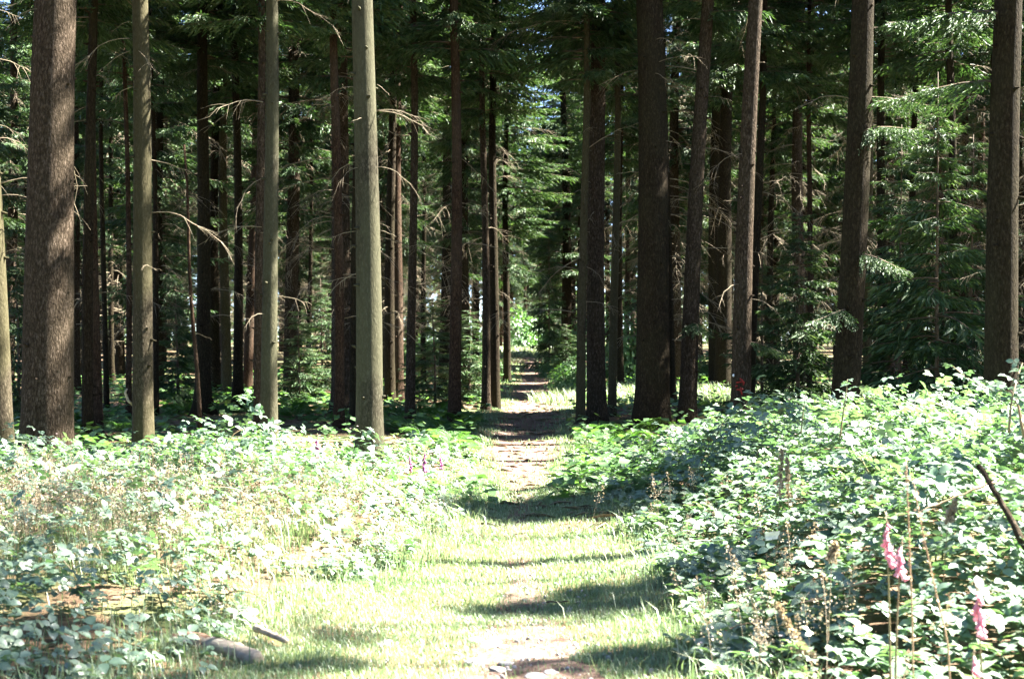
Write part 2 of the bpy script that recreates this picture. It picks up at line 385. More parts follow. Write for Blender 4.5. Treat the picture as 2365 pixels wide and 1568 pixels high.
def trunk_mesh(r, h, flare=0.25, sides=16, mat=None, knobs=0):
    z = np.concatenate([[-0.25, 0, 0.08, 0.2, 0.4, 0.7, 1.1], np.linspace(1.8, h, 16)]); a = np.arange(sides) / sides * 2 * PI
    ph = rng.uniform(0, 6.28, 4); mb = MB()
    rad = r * np.clip(1.04 - z / (h * 1.12), 0.04, 2) ; A, Z = np.meshgrid(a, z)
    lobes = 1 + flare * np.exp(-np.maximum(Z, 0) / 0.30) * (1.0 + 0.55 * np.cos(3 * A + ph[0]) + 0.4 * np.cos(5 * A + ph[1]))
    RR = rad[:, None] * lobes * (1 + 0.025 * np.cos(2 * A + ph[2] + Z * 0.3) + 0.012 * rng.normal(size=A.shape))
    sway = 0.085 * np.sin(z * 0.30 + ph[3]) * np.minimum(z / 6, 1)
    V = np.stack([RR * np.cos(A) + sway[:, None], RR * np.sin(A), Z], -1).reshape(-1, 3); n = sides
    i, j = np.meshgrid(np.arange(len(z) - 1), np.arange(n), indexing='ij'); jn = (j + 1) % n
    q = lambda ii, jj: ii * n + jj
    T = np.concatenate([np.stack([q(i, j), q(i, jn), q(i + 1, jn)], -1).reshape(-1, 3), np.stack([q(i, j), q(i + 1, jn), q(i + 1, j)], -1).reshape(-1, 3)])
    mb.add(V, T)
    for _ in range(knobs):      # short snapped branch stubs and knots
        zz = rng.uniform(0.6, 8); aa = rng.uniform(0, 2 * PI); rr = r * (1.04 - zz / (h * 1.12)); d = np.array([math.cos(aa), math.sin(aa), rng.uniform(-0.2, 0.3)])
        p0 = np.array([math.cos(aa) * rr * 0.93 + np.interp(zz, z, sway), math.sin(aa) * rr * 0.93, zz]); l = rng.uniform(0.03, 0.09)
        v, t_ = tube(np.stack([p0, p0 + d * l * 0.6, p0 + d * l]), np.array([0.032, 0.018, 0.009]) * (0.7 + r), 5); mb.add(v, t_)
    return mb.mesh('trunk', [mat], True)

BARKS = dict(brown=M_BARK_BROWN, dark=M_BARK_DARK, red=M_BARK_RED, grey=M_BARK_GREY, pale=M_BARK_PALE)
# foot pixel, distance, trunk width in pixels, pixel at the top edge, bark, root flare, dead branches, label
HEROES = [
 (8, 18.0, 46, -40, 'grey', .25, 16, 'sunlit grey spruce trunk cut off by the left edge of the photo'),
 (107, 17.5, 113, 135, 'brown', .18, 6, 'thickest spruce at the far left, brown flaking bark dappled with sun'),
 (203, 22.0, 26, 206, 'dark', .2, 5, 'slim dark trunk close against the right of the thickest brown spruce'),
 (227, 23.2, 23, 214, 'red', .15, 6, 'slim reddish trunk with one sunlit side, paired with a dark slim trunk'),
 (246, 31.0, 13, 238, 'dark', .2, 5, 'thin trunk behind the slim reddish pair at the left'),
 (297, 26.5, 14, 291, 'red', .2, 6, 'thin brown trunk half hidden behind the grey dappled trunk'),
 (331, 20.0, 47, 316, 'grey', .18, 9, 'grey spruce with sun patches and a pale snapped stub low on its left'),
 (360, 29.0, 13, 352, 'dark', .2, 5, 'thin dark trunk close behind the right of the grey dappled spruce'),
 (466, 28.6, 34, 478, 'dark', .75, 7, 'black trunk with a wide flared foot beside the leaning dead pole'),
 (498, 38.0, 24, 492, 'dark', .2, 5, 'dim trunk in bracken between the flared black trunk and the bright one'),
 (524, 37.0, 24, 517, 'grey', .3, 5, 'straight trunk with a bright sunlit lower right side rising from bracken'),
 (548, 30.7, 23, 546, 'dark', .7, 6, 'slim black trunk with a splayed foot right of the sunlit one'),
 (597, 22.6, 22, 594, 'brown', .2, 5, 'brown trunk hidden almost wholly behind the smooth olive grey trunk'),
 (621, 20.5, 38, 616, 'pale', .2, 6, 'smooth olive grey trunk alone between dark trunks, left of the middle'),
 (712, 42.0, 11, 716, 'dark', .2, 5, 'thin distant trunk in the gap right of the smooth olive grey trunk'),
 (783, 24.0, 25, 779, 'red', .2, 8, 'dark red-brown trunk just left of the palest trunk'),
 (816, 26.0, 16, 815, 'dark', .2, 6, 'narrow black trunk peeping out behind the left of the palest trunk'),
 (853, 17.5, 61, 849, 'pale', .14, 20, 'palest trunk, grey green and smooth, with wispy dead branches beside the foxgloves'),
 (901, 34.0, 24, 903, 'dark', .2, 6, 'left one of two dark trunks grown close together behind the palest trunk'),
 (919, 35.5, 26, 926, 'red', .2, 6, 'right one of two dark trunks grown close together behind the palest trunk'),
 (947, 27.0, 22, 950, 'brown', .25, 9, 'slim brown trunk standing in ferns, first right of the close pair'),
 (978, 47.0, 12, 972, 'dark', .2, 4, 'thin grey distant trunk above the young spruces left of the path'),
 (1049, 26.0, 29, 1050, 'red', .3, 8, 'straight dark brown trunk alone near the left edge of the path'),
 (1122, 32.0, 19, 1119, 'brown', .3, 10, 'thinner of the two trunks at the earth bank left of the path'),
 (1143, 33.0, 23, 1146, 'dark', .25, 7, 'thicker of the two trunks at the earth bank left of the path'),
 (1171, 50.0, 17, 1173, 'dark', .2, 5, 'distant trunk at the left rim of the bright clearing on the path'),
 (1308, 62.0, 24, 1300, 'dark', .2, 8, 'black distant trunk right of the path before the knobbly trunk'),
 (1341, 27.0, 21, 1346, 'grey', .2, 12, 'knobbly thin trunk with branch stubs and a white sunlit right edge'),
 (1379, 27.6, 44, 1372, 'brown', .3, 13, 'middle-sized brown trunk between two thin ones right of the path'),
 (1414, 29.0, 20, 1420, 'grey', .2, 8, 'thin lit trunk just left of the thick dark trunk by the path'),
 (1434, 42.0, 15, 1431, 'dark', .2, 5, 'thin black trunk touching the left of the thick dark trunk'),
 (1507, 24.5, 79, 1499, 'dark', .3, 5, 'thick dark trunk with spreading roots at the right side of the path'),
 (1588, 25.0, 39, 1629, 'brown', .25, 6, 'leaning brown trunk just right of the thick dark trunk by the path'),
 (1668, 40.0, 38, 1690, 'dark', .25, 7, 'dark trunk behind the one with the red paint mark'),
 (1709, 23.0, 44, 1743, 'brown', .25, 8, 'leaning trunk with a red paint mark near its foot and a lit right edge'),
 (1731, 27.5, 22, 1758, 'dark', .2, 5, 'black trunk right behind the one with the red paint mark'),
 (1778, 45.0, 17, 1786, 'dark', .2, 5, 'thin black trunk standing free right of the red marked pair'),
 (1868, 30.0, 14, 1880, 'red', .2, 9, 'thin lit trunk in a tangle of dead twigs left of the broad dark trunk'),
 (1945, 20.0, 64, 2002, 'dark', .25, 3, 'broad dark trunk leaning right behind the brambles, bough across its middle'),
 (2040, 28.0, 23, 2042, 'dark', .2, 5, 'slim black trunk next right of the broad dark leaning trunk'),
 (2108, 33.0, 19, 2112, 'dark', .2, 5, 'second slim black trunk right of the broad dark leaning trunk'),
 (2205, 26.0, 24, 2200, 'dark', .2, 5, 'shaded trunk behind young spruce boughs at the right'),
 (2312, 17.0, 75, 2328, 'dark', .25, 1, 'broad dark trunk nearest the right edge behind the arching bramble'),
]
hero_xy = []; HERO = {}
for hi, (pb, d, wpx, pt, bark, flare, nd, label) in enumerate(HEROES):
    xb = (pb - 1182.5) / 3285 * d; zt = EYE + 784 / 3285 * d; xt = (pt - 1182.5) / 3285 * d
    zb = g(xb, d); r = wpx / 3285 * d / 2; lean = math.atan2(xt - xb, zt - zb); hero_xy.append((xb, d))
    h = float(np.clip(15 + r * 30, 17, 25))
    o = thing('spruce_tree', label, 'tree', (xb, d, zb), (rng.uniform(-0.012, 0.012), lean, 0), 'spruces standing along the path')
    HERO[hi] = o
    link('trunk', trunk_mesh(r, h, flare, 18, BARKS[bark], 26), o)
    link('crown', CROWN_TOP if (xb > 2.2 and d < 24) else CROWN_MID[hi % 3] if hi in (25, 26) else CROWN_HIGH[hi % 3], o, None, (0, 0, rng.uniform(0, 6.28)), ((0.68 + r) * {38: .4, 17: .6, 31: .7, 42: .6, 25: 1.45, 26: 1.4}.get(hi, 1), (0.68 + r) * {38: .4, 17: .6, 31: .7, 42: .6, 25: 1.45, 26: 1.4}.get(hi, 1), h / 24.0))
    ztop = min(zt + 0.8, 8.6)
    for k in range(nd):
        az = rng.uniform(0, 2 * PI); zz = rng.uniform(1.8, ztop) if d > 19 else rng.uniform(2.2, ztop)
        if rng.random() < 0.6: az = rng.choice([0.0, PI]) + rng.normal(0, 0.5)
        rr = r * (1.0 - zz / (h * 1.12))
        me = DEAD_ME[rng.integers(8)] if d > 23 else DEAD_ME[(2, 5, 7, 0, 2, 5, 7, 4)[rng.integers(8)]]
        link('dead_branch', me, o, (math.cos(az) * rr * 0.9, math.sin(az) * rr * 0.9, zz), (rng.normal(0, .25), rng.normal(0, .22), az), rng.uniform(0.5, 1.0) * (.72 if hi == 17 else 1))
    o['h'] = h

# ------------------------------------------------------------------ the wood behind: one spruce per spot
BG_TRUNK = [trunk_mesh(r, 23, 0.3, 10, m, 6) for r, m in ((.10, M_BARK_DARK), (.14, M_BARK_RED), (.17, M_BARK_DARK), (.13, M_BARK_GREY), (.20, M_BARK_BROWN))]
GAPS = [(5.5, 37, 4.2), (0.8, 92, 7.0), (7, 107, 4.5), (14, 109, 5), (9, 117, 5), (17, 118, 4), (-10.5, 33, 2.5), (1.0, 75, 2.5), (8, 94, 5), (14, 96, 5), (11, 38.5, 3.5), (16, 40, 3.5), (-4, 31, 1.8), (3, 34, 2)]      # sunny openings (x, y, radius)
def try_spots(n, sampler, gap, ok):
    out = []
    for _ in range(n * 60):
        if len(out) >= n: break
        x, y = sampler()
        if not ok(x, y): continue
        if any((x - a) ** 2 + (y - b) ** 2 < gap ** 2 for a, b in out): continue
        if any((x - a) ** 2 + (y - b) ** 2 < 1.5 ** 2 for a, b in hero_xy): continue
        if any((x - a) ** 2 + (y - b) ** 2 < r * r for a, b, r in GAPS): continue
        out.append((x, y))
    return out
def wedge():
    y = math.sqrt(random.uniform(27.0 ** 2, 112.0 ** 2)); return random.uniform(-0.38 * y - 1, 0.38 * y + 1), y
corridor = lambda x, y: abs(x - float(path_c(y))) > (1.5 + 0.006 * y if y < 45 else 2.5)
spots = try_spots(215, wedge, 2.3, corridor)
def right_side():
    y = random.uniform(19, 80); return 0.38 * y + 1 + random.uniform(0, 17), y
right_spots = try_spots(44, right_side, 3.2, lambda x, y: not (13 < y - .23 * x < 24 or (y - .23 * x < 48 and random.random() < .75)))
def far():
    y = random.uniform(113, 150); return random.uniform(-0.4 * y, 0.4 * y), y
far_spots = try_spots(6, far, 3.6, lambda x, y: True)
def bg_tree(x, y, crown, label, group, deadn=True):
    o = thing('spruce_tree', label, 'tree', (x, y, g(x, y)), (rng.normal(0, 0.012), rng.normal(0, 0.018), rng.uniform(0, 6.28)), group, rng.uniform(0.85, 1.12))
    link('trunk', BG_TRUNK[rng.integers(5)], o)
    c = link('crown', crown, o)
    s = 0.5 + 0.65 * rng.random() ** 0.8; c.scale = (s, s, rng.uniform(0.92, 1.08))
    if deadn: link('dead_twigs', DEAD_MASS[rng.integers(4)], o, None, (0, 0, rng.uniform(0, 6)), None, 'stuff')
    return o
MARKS = [(-9e9, 'left of the thickest brown trunk'), (107, 'between thickest brown and grey dappled trunks'), (331, 'between grey dappled and flared black trunks'),
         (466, 'between flared black and smooth olive trunks'), (621, 'between smooth olive and dark red-brown trunks'), (783, 'between dark red-brown and palest trunks'),
         (853, 'between palest and lone path trunks'), (1049, 'between lone path trunk and the path'), (1215, 'just right of the far path'), (1379, 'between middle-sized brown and thick dark trunks'),
         (1507, 'between thick dark and red marked trunks'), (1709, 'between red marked and broad dark leaning trunks'), (1945, 'between broad dark leaning and second slim black trunks'), (2108, 'between second slim black and right-edge trunks'), (2312, 'right of the right-edge trunk')]
ORD = ['leftmost', 'second from left', 'third from left', 'fourth from left', 'fifth from left', 'sixth from left', 'seventh from left', 'eighth from left', 'ninth from left', 'tenth from left', 'eleventh from left',
       'twelfth from left', 'thirteenth from left', 'fourteenth from left', 'fifteenth from left', 'sixteenth from left', 'seventeenth from left', 'eighteenth from left', 'nineteenth from left', 'twentieth from left']
def where(x, y):
    px = 1182.5 + x / y * 3285; return [t for m, t in MARKS if px >= m][-1]
seen = {}
for x, y in sorted(spots, key=lambda q: q[0] / q[1]):
    q = rng.random(); near = y < 42
    crown = (CROWN_HIGH if q < 0.10 else CROWN_MID if q < 0.5 else CROWN_LOW)[rng.integers(3)] if near else (CROWN_MID if q < 0.55 else CROWN_LOW)[rng.integers(3)]
    if abs(x - path_c(y)) < 4 and y > 38: crown = (CROWN_HIGH + CROWN_MID)[rng.integers(6)]
    if x > path_c(y) + 3 and y - .23 * x < 46: crown = CROWN_SPARSE[k % 2] if (k := rng.integers(4)) < 2 else CROWN_HIGH[k % 3]
    grp = ('far dim spruces ' if y > 65 else 'background spruces ') + where(x, y); k = seen.get(grp, 0); seen[grp] = k + 1
    bg_tree(x, y, crown, ORD[min(k, 19)] + ' of ' + grp, grp)
spots += [(float(path_c(76)) - 2.3, 76.0), (float(path_c(84)) + 2.6, 84.0)]
for x, y in spots[-2:]:
    bg_tree(x, y, CROWN_MID[0], 'dark spruce closing the view ' + ('left' if x < 1 else 'right') + ' over the far end of the path', 'spruces closing over the far path').scale = (1.3, 1.3, 1.1)
for x, y in right_spots:
    bg_tree(x, y, (CROWN_HIGH + CROWN_MID)[rng.integers(6)], 'tall spruce of the wood beyond the right edge of the photo', 'spruces of the wood beyond the right edge', False)
for k, (x, y) in enumerate(sorted(far_spots + [((px - 1182.5) / 3285 * d, d) for px, d in ((1180, 116), (1215, 121), (1248, 117), (1196, 131), (1232, 135), (1275, 112), (1150, 112), (1262, 126), (1302, 88), (1284, 101), (1158, 97), (1243, 141), (1208, 143), (1222, 128))], key=lambda q: q[0] / q[1])):
    bg_tree(x, y, CROWN_LOW[rng.integers(3)], ORD[min(k, 19)] + ' of farthest spruces beyond the bright clearing', 'spruces beyond the bright clearing', False)
# the wood goes on round the clearing where the photographer stands
around = []
def ring():
    q = random.random()
    if q < .55: return random.uniform(-24, 30), random.uniform(-26, -3.5)
    if q < .8: return random.uniform(-22, -6.5), random.uniform(-3, 40)
    return random.uniform(31, 42), random.uniform(-8, 18)
for x, y in try_spots(46, ring, 4.0, lambda x, y: abs(x) > .40 * y + 1.5 if y > 0 else abs(x) > 1.3):
    bg_tree(x, y, (CROWN_MID + CROWN_LOW)[rng.integers(6)], 'tall spruce of the wood around the clearing outside the photo', 'spruces around the clearing', False)

# slim trees outside the frame on the sunny side, whose tips throw the bands of shade over the grass
CROWN_TUFT = [crown_mesh('crown', 7.3, 10.0, 1.3, 0.28, 7, 0.05) for _ in range(2)]
def tuft_tree(x, y, ztop, w, ct=1.0):
    o = thing('spruce_tree', 'slim spruce with a tufted top outside the right edge of the photo', 'tree', (x, y, g(x, y)), (0, 0, rng.uniform(0, 6)), 'slim spruces on the sunny side')
    link('trunk', trunk_mesh(.05 + .004 * ztop, ztop, .2, 8, M_BARK_RED), o)
    if w: s = ztop / 10; link('crown', CROWN_TUFT[rng.integers(2)], o, None, None, (w, w, s))
tuft_tree(6.9, 14.95, 9.4, 1.15)
tuft_tree(7.4, 15.5, 9.8, 1.1)
tuft_tree(7.2, 12.2, 10.4, .16)
tuft_tree(6.0, 10.25, 7.8, .60)
tuft_tree(5.5, 8.2, 6.8, .5)
for x, y, sz in ((11, 11.2, .84), (12.0, 14.1, .95), (11.8, 12.8, .90), (12.6, 16.2, 1.0), (10.2, 10.1, .78), (10.6, 9.7, .76), (9.9, 9.3, .74)):  # unseen trees added to half-shade the left bank, trunks thinned to soften their shadows
    o = bg_tree(x, y, CROWN_SPARSE[rng.integers(2)], 'tall thin crowned spruce, added for shade, unseen outside the right edge of the photo', 'thin crowned shade spruces added on the sunny side', False); o.scale = (1, 1, sz)
    for ch in o.children:
        if ch.name.startswith('trunk'): ch.scale = (.55, .55, 1)
for x, y in ((13, 20.6), (12.4, 21.8), (12.2, 23.0), (12.8, 24.2), (13.4, 25.4), (14.3, 26.8), (15.0, 28.4)):  # unseen trees added to keep sun off the right-hand boughs and young spruces
    o = bg_tree(x, y, CROWN_LOW[rng.integers(3)], 'middle-sized leafy spruce, added for shade, unseen outside the right edge of the photo', 'middle-sized shade spruces added on the sunny side', False); o.scale = (.9, .9, .70)

# the wood far behind everything, one closed mass of foliage and stems
mb = MB()
cx = rng.uniform(-75, 75, 130); cy = rng.uniform(152, 185, 130); ch = rng.uniform(24, 36, 130)
for a, b, c in zip(cx, cy, ch):
    m = 190; u = rng.random(m); th = rng.uniform(0, 6.28, m); rr = 3.4 * (1.05 - u) * rng.uniform(.3, 1, m); p = np.stack([a + rr * np.cos(th), b + rr * np.sin(th), c * u + .5], -1)
    f = unit(np.stack([np.cos(th), np.sin(th), -.45 + .3 * rng.normal(size=m)], -1)); sz = rng.uniform(.9, 2.0, m); V, T, t = scatter(DV, DT, p, frames(f, np.array([[0, 0, 1.]]) + .4 * rdir(m)), np.stack([sz, sz * .45, sz], -1), rng.random(m)); mb.add(V, T, 0, t)
    v, t_ = tube(np.array([[a, b, 0], [a, b, c]]), np.array([.25, .04]), 5); mb.add(v, t_, 1)
link('far_wood', mb.mesh('far_wood', [M_SPRUCE, M_BARK_DARK]), kind='stuff')

# thicket closing the view under the far crowns
n = 16000; x = rng.uniform(-62, 62, n); y = rng.uniform(113, 122, n); k = np.abs(x - 1.2) > 4.2 + rng.normal(0, .6, n); x, y = x[k], y[k]; n = len(x)
top = 4.2 + 2.0 * wob(x, y * 0, .35, 1); z = gz(x, y) + top * rng.random(n) ** .8; sz = rng.uniform(.3, .6, n)
V, T, t = scatter(DV, DT, np.stack([x, y, z], -1), frames(rdir(n) + np.array([0, 0, -.4]), rdir(n)), np.stack([sz, sz * .5, sz], -1), rng.random(n))
link('far_thicket', tri_mesh('far_thicket', V, T, M_SPRUCE, None, t), kind='stuff')

# dead pole leaning between the left trunks
p0 = at(463, 1030, 22); p1 = at(424, 320, 22); zb = g(p0.x, 22)
o = thing('dead_pole', 'thin leaning reddish dead pole with no branches left of the flared black trunk', 'dead tree', (p0.x, 22, zb))
tt = np.linspace(0, 1, 9); P = np.stack([(p1.x - p0.x) * tt + 0.02 * np.sin(9 * tt), 0 * tt, (p1.z - zb) * tt - 0.1], -1)
mb = MB(); v, T = tube(P, 0.036 * (1.1 - 0.6 * tt), 7); mb.add(v, T); link('trunk', mb.mesh('trunk', [M_BARK_RED], True), o)
for k in range(4): link('dead_branch', DEAD_ME[7], o, tuple(P[3 + k]), (0, 0.2, rng.uniform(0, 6)), 0.7)

# red paint mark on the leaning trunk: strokes hugging the bark, and a pale tag beside it
h = HERO[34]; r = 44 / 3285 * 23 / 2
def on_bark(px, py, out=0.006, width=22.5):
    lx = (px - 1700.5) / width * r; lz = EYE + (784 - py) / 3285 * 22.8 - h.location.z
    lx = max(-0.95 * r, min(0.95 * r, lx)); rr = r * 1.03 + out
    return (lx, -math.sqrt(max(rr * rr - lx * lx, 1e-5)), lz)
for stroke in ([(1678, 873.5), (1683, 878), (1688, 882.5), (1686, 889)], [(1671, 884), (1679, 882), (1688, 882)], [(1669, 893), (1674, 891)],
               [(1672, 900), (1680, 900), (1687, 898)], [(1680, 894), (1681, 902), (1685, 912)]):
    P = np.array([on_bark(x + 14, y) for x, y in stroke]); v, T = tube(P, np.full(len(P), 0.0125), 5)
    mb = MB(); mb.add(v, T); link('paint_mark', mb.mesh('paint_mark', [M_RED]), h)
mb = MB(); v, T = tube(np.array([on_bark(1679, 868, 0.002), on_bark(1679, 868, 0.012)]), np.array([0.024, 0.024]), 8); mb.add(v, T)
link('tag', mb.mesh('tag', [M_WHITE]), h)
# pale snapped stub on the grey dappled trunk
h = HERO[6]; rr = 47 / 3285 * 20 / 2
P = np.array([[-rr * .9, -.02, .62], [-rr - .05, -.05, .69], [-rr - .08, -.07, .80], [-rr - .05, -.08, .85]])
mb = MB(); v, T = tube(P, np.array([.022, .02, .018, .012]), 6); mb.add(v, T); link('branch_stub', mb.mesh('branch_stub', [M_LOG], True), h)

# ------------------------------------------------------------------ young spruces and live boughs low in the wood
def fine_bough(L):
    (wv, wt), (lv, lt, ltn) = make_branch(L, 0.42, 0.6, 1.0); mb = MB(); mb.add(lv, lt, 0, ltn); mb.add(wv, wt, 1); return mb.mesh('bough', [M_SPRUCE, M_TWIG])
BOUGH_ME = [fine_bough(L) for L in (1.6, 2.0, 1.3)]
YOUNG = [  # px, distance, height, width scale, label
 (408, 30.0, 2.6, .9, 'small young spruce catching light in the gap right of the grey dappled trunk'),
 (690, 33.0, 2.3, 1.0, 'young spruce in the shade between the smooth olive trunk and the palest trunk'),
 (742, 36.0, 3.2, .9, 'taller young spruce left of the dark red-brown trunk'),
 (1002, 31.0, 2.6, 1.1, 'bushy young spruce in the gap left of the lone dark trunk by the path'),
 (1085, 35.0, 2.4, 1.0, 'dark young spruce behind the earth bank left of the path'),
 (1268, 58.0, 7.0, .8, 'black drooping young spruce right of the path where the clearing begins'),
 (1308, 50.0, 2.2, .8, 'low young spruce beside the path under the black distant trunk'),
 (1760, 30.0, 3.2, 1.1, 'young spruce lit at its top right of the red marked trunk'),
 (1845, 26.0, 4.0, 1.0, 'young spruce in dead twigs left of the broad dark leaning trunk'),
 (2080, 24.0, 5.2, 1.05, 'shaded young spruce filling the gap right of the broad dark leaning trunk'),
 (2165, 21.5, 5.6, .95, 'tall young spruce with lit upper boughs, middle of the right-hand gap'),
 (2245, 25.0, 5.2, 1.0, 'young spruce against the left of the trunk nearest the right edge'),
 (40, 27.0, 3.4, 1.0, 'young spruce between the far left trunk and the thickest brown one'),
]
for i, (px, d, hgt, w, label) in enumerate(YOUNG):
    x = (px - 1182.5) / 3285 * d; s = hgt / 5.5
    o = thing('young_spruce', label, 'tree', (x, d, g(x, d)), (0, 0, rng.uniform(0, 6.28)), 'young spruces under the tall trees', 1)
    mb = MB(); tt = np.linspace(0, 1, 7); v, T = tube(np.stack([0.03 * np.sin(5 * tt), 0 * tt, hgt * tt - .1], -1), 0.035 * (1.05 - tt) + .004, 6); mb.add(v, T)
    link('trunk', mb.mesh('trunk', [M_TWIG], True), o)
    link('crown', CROWN_YOUNG[i % 2], o, None, None, (w * (.45 + .5 * s), w * (.45 + .5 * s), s))
for hid, zz, az, k, sc, pit in [(38, 4.4, -1.2, 1, 1.0, -.05), (38, 4.9, -.4, 0, .9, 0), (38, 2.7, -1.0, 0, .9, .1), (38, 1.9, -2.2, 2, 1.1, .05), 
                              (32, 1.75, -1.5, 2, .95, 0), (34, 1.5, -.4, 2, .8, .1), (42, 4.6, 3.0, 1, 1.0, 0), (42, 5.4, 3.5, 1, 1.1, 0),
                              (41, 3.8, -1.6, 1, 1.1, 0), (41, 2.6, -1.0, 0, 1.1, 0), (39, 3.2, -1.6, 1, 1.1, 0), (39, 5.4, -1.2, 1, 1.2, 0), (40, 4.4, -1.9, 1, 1.2, 0)]:
    link('live_bough', BOUGH_ME[k], HERO[hid], (0, 0, zz), (0, pit, az), sc * .8)

# ------------------------------------------------------------------ leafy bushes at the far clearing
def bush_mesh(name, n, size, rad, hgt):
    p = rdir(n) * (rng.uniform(0.25, 1, (n, 1)) ** 0.5); p[:, 2] = np.abs(p[:, 2])
    lump = 1 + 0.28 * np.sin(5 * p[:, 0] + 3 * p[:, 1]) * np.cos(4 * p[:, 2] + 2 * p[:, 1])
    pos = p * lump[:, None] * np.array([rad, rad, hgt]); nrm = unit(p + 0.6 * rdir(n) + np.array([0, 0, .4]))
    f = np.cross(nrm, rdir(n)); s = size * rng.uniform(.6, 1.3, n)
    V, T, t = scatter(DV, DT, pos, frames(f, nrm), np.stack([s, s * .6, s], -1), np.clip(rng.normal(.5, .22, n), 0, 1))
    mb = MB(); mb.add(V, T, 0, t)
    for _ in range(5):
        e = np.array([rng.uniform(-.5, .5) * rad, rng.uniform(-.5, .5) * rad, hgt * .8]); tt = np.linspace(0, 1, 4)[:, None]
        v, tr = tube(e * tt - np.array([0, 0, .1]), np.array([.03, .022, .014, .006]), 4); mb.add(v, tr, 1)
    return mb.mesh(name, [M_SHRUB, M_TWIG])
BUSH = [bush_mesh('foliage', 2600, .13, 1.0, 1.0), bush_mesh('foliage', 2200, .14, 1.0, 1.3)]
FAR_BUSH = [(1180, 104, 3.2, 3.4, 'pale sunlit bush straight above the far end of the path'), (1232, 110, 3.0, 2.6, 'bright bush beyond the clearing just right of the path end'),
 (1140, 98, 2.0, 1.5, 'low bright bush in the clearing left of the path end'), (1290, 100, 2.8, 3.0, 'bright bush at the right rim of the far clearing'),
 (1205, 84, 1.0, .5, 'low green hummock in the middle of the far clearing'), (1338, 72, 2.0, 2.2, 'leafy bush between the black distant trunk and the knobbly trunk'),
 (1288, 57, 1.5, 1.0, 'dark green bush on the right side of the narrow far path'), (1318, 45, 1.2, .9, 'low leafy bush at the foot of the black distant trunk'),
 (1130, 60, 1.4, .9, 'green bush left of the narrow far path'), (1452, 48, 2.0, 2.4, 'sunlit bush seen left of the thick dark trunk'), (1640, 50, 2.0, 1.2, 'sunlit bush behind the side track right of the thick dark trunk'),
 (470, 62, 2.0, 1.4, 'bright bush far off in the gap right of the grey dappled trunk'), (980, 66, 2.4, 2.0, 'pale bush far behind the young spruces left of the path')]
for i, (px, d, w, hh, label) in enumerate(FAR_BUSH):
    x = (px - 1182.5) / 3285 * d
    o = thing('shrub', label, 'bush', (x, d, g(x, d) - .05), (0, 0, rng.uniform(0, 6)), 'leafy bushes in the far clearing and along the track')
    link('foliage', BUSH[i % 2], o, None, None, (w * .6, w * .6, hh * .8))

# ------------------------------------------------------------------ ferns
def frond_mesh():
    mb = MB(); n = 16; t = np.linspace(0, 1, n); ax = np.stack([.72 * t ** .9, 0 * t, .62 * t - .55 * t ** 2.4], -1)
    v, tr = tube(ax, .0055 * (1.1 - t), 3, False); mb.add(v, tr)
    pos, f, s = [], [], []
    for k in range(3, n):
        for sg in (-1, 1):
            ln = .26 * math.sin(PI * min(1, (t[k] - .1) * 1.02 + .06)) ** .8 * (1 - .25 * t[k]) + .02
            d = unit(np.array([.45, sg, -.18]))
            m = 4
            for q in range(m):
                a = (q + .5) / m
                for s2 in (-1, 1):
                    pos.append(ax[k] + d * ln * a + np.array([0, 0, -.06 * a * a * ln])); f.append(unit(d * .55 + np.array([1, 0, 0]) * s2 * .8 + np.array([0, 0, -.1]))); s.append(.085 * (1.15 - a) * (ln / .2 + .25))
    N = len(pos); s = np.array(s); V, T, tn = scatter(DV, DT, np.array(pos), frames(np.array(f), np.array([[0, 0, 1.]]) + .25 * rdir(N)), np.stack([s, s * .42, s], -1), np.clip(rng.normal(.5, .15, N), 0, 1))
    mb.add(V, T, 0, tn); return mb.mesh('frond', [M_BRACKEN])
FROND = [frond_mesh() for _ in range(3)]
ferns = []
def fern_patch(px0, px1, d0, d1, n, where_, sc=(.45, .85)):
    got = []
    for _ in range(n * 20):
        if len(got) >= n: break
        d = rng.uniform(d0, d1); x = (rng.uniform(px0, px1) - 1182.5) / 3285 * d
        if abs(x - path_c(d)) < dirt_w(d) + .5 or any((x - a) ** 2 + (d - b) ** 2 < .36 for a, b in ferns): continue
        ferns.append((x, d)); got.append((x, d))
    for k, (x, d) in enumerate(sorted(got, key=lambda q: q[0] / q[1])):
        o = thing('fern', (ORD[k] + ' of ferns ' if len(got) > 1 else 'single pale fern ') + where_, 'fern', (x, d, g(x, d) - .02), (0, 0, rng.uniform(0, 6.28)), 'ferns ' + where_, rng.uniform(*sc))
        nf = 7
        for q in range(nf): link('frond', FROND[rng.integers(3)], o, (0, 0, 0), (rng.normal(0, .2), rng.uniform(-.5, .45), q * 2 * PI / nf + rng.normal(0, .2)), rng.uniform(.8, 1.15))
fern_patch(360, 470, 28, 38, 11, 'in the sunny patch around the flared black trunk', (.6, 1.0))
fern_patch(480, 600, 29, 40, 10, 'around the foot of the sunlit straight trunk', (.6, 1.0))
fern_patch(640, 775, 26, 36, 12, 'between the smooth olive and red-brown trunks')
fern_patch(880, 1030, 22, 31, 14, 'on the floor between palest and lone path trunks')
fern_patch(1040, 1120, 20, 29, 8, 'on the left rim of the bare earth path')
fern_patch(1290, 1340, 21, 27, 5, 'on the right rim of the bare earth path')
fern_patch(1380, 1470, 20, 24, 5, 'low before the thick dark trunk by the path')
fern_patch(1255, 1330, 36, 52, 8, 'beside the narrow far path on its right')
fern_patch(60, 320, 18.5, 27, 12, 'in deep shade between the left hand trunks')
fern_patch(15, 60, 14.2, 15.0, 2, 'before the thickest brown trunk at far left', (.55, .7))
fern_patch(320, 350, 14.3, 14.6, 1, 'before the foot of the grey dappled trunk', (.5, .55))

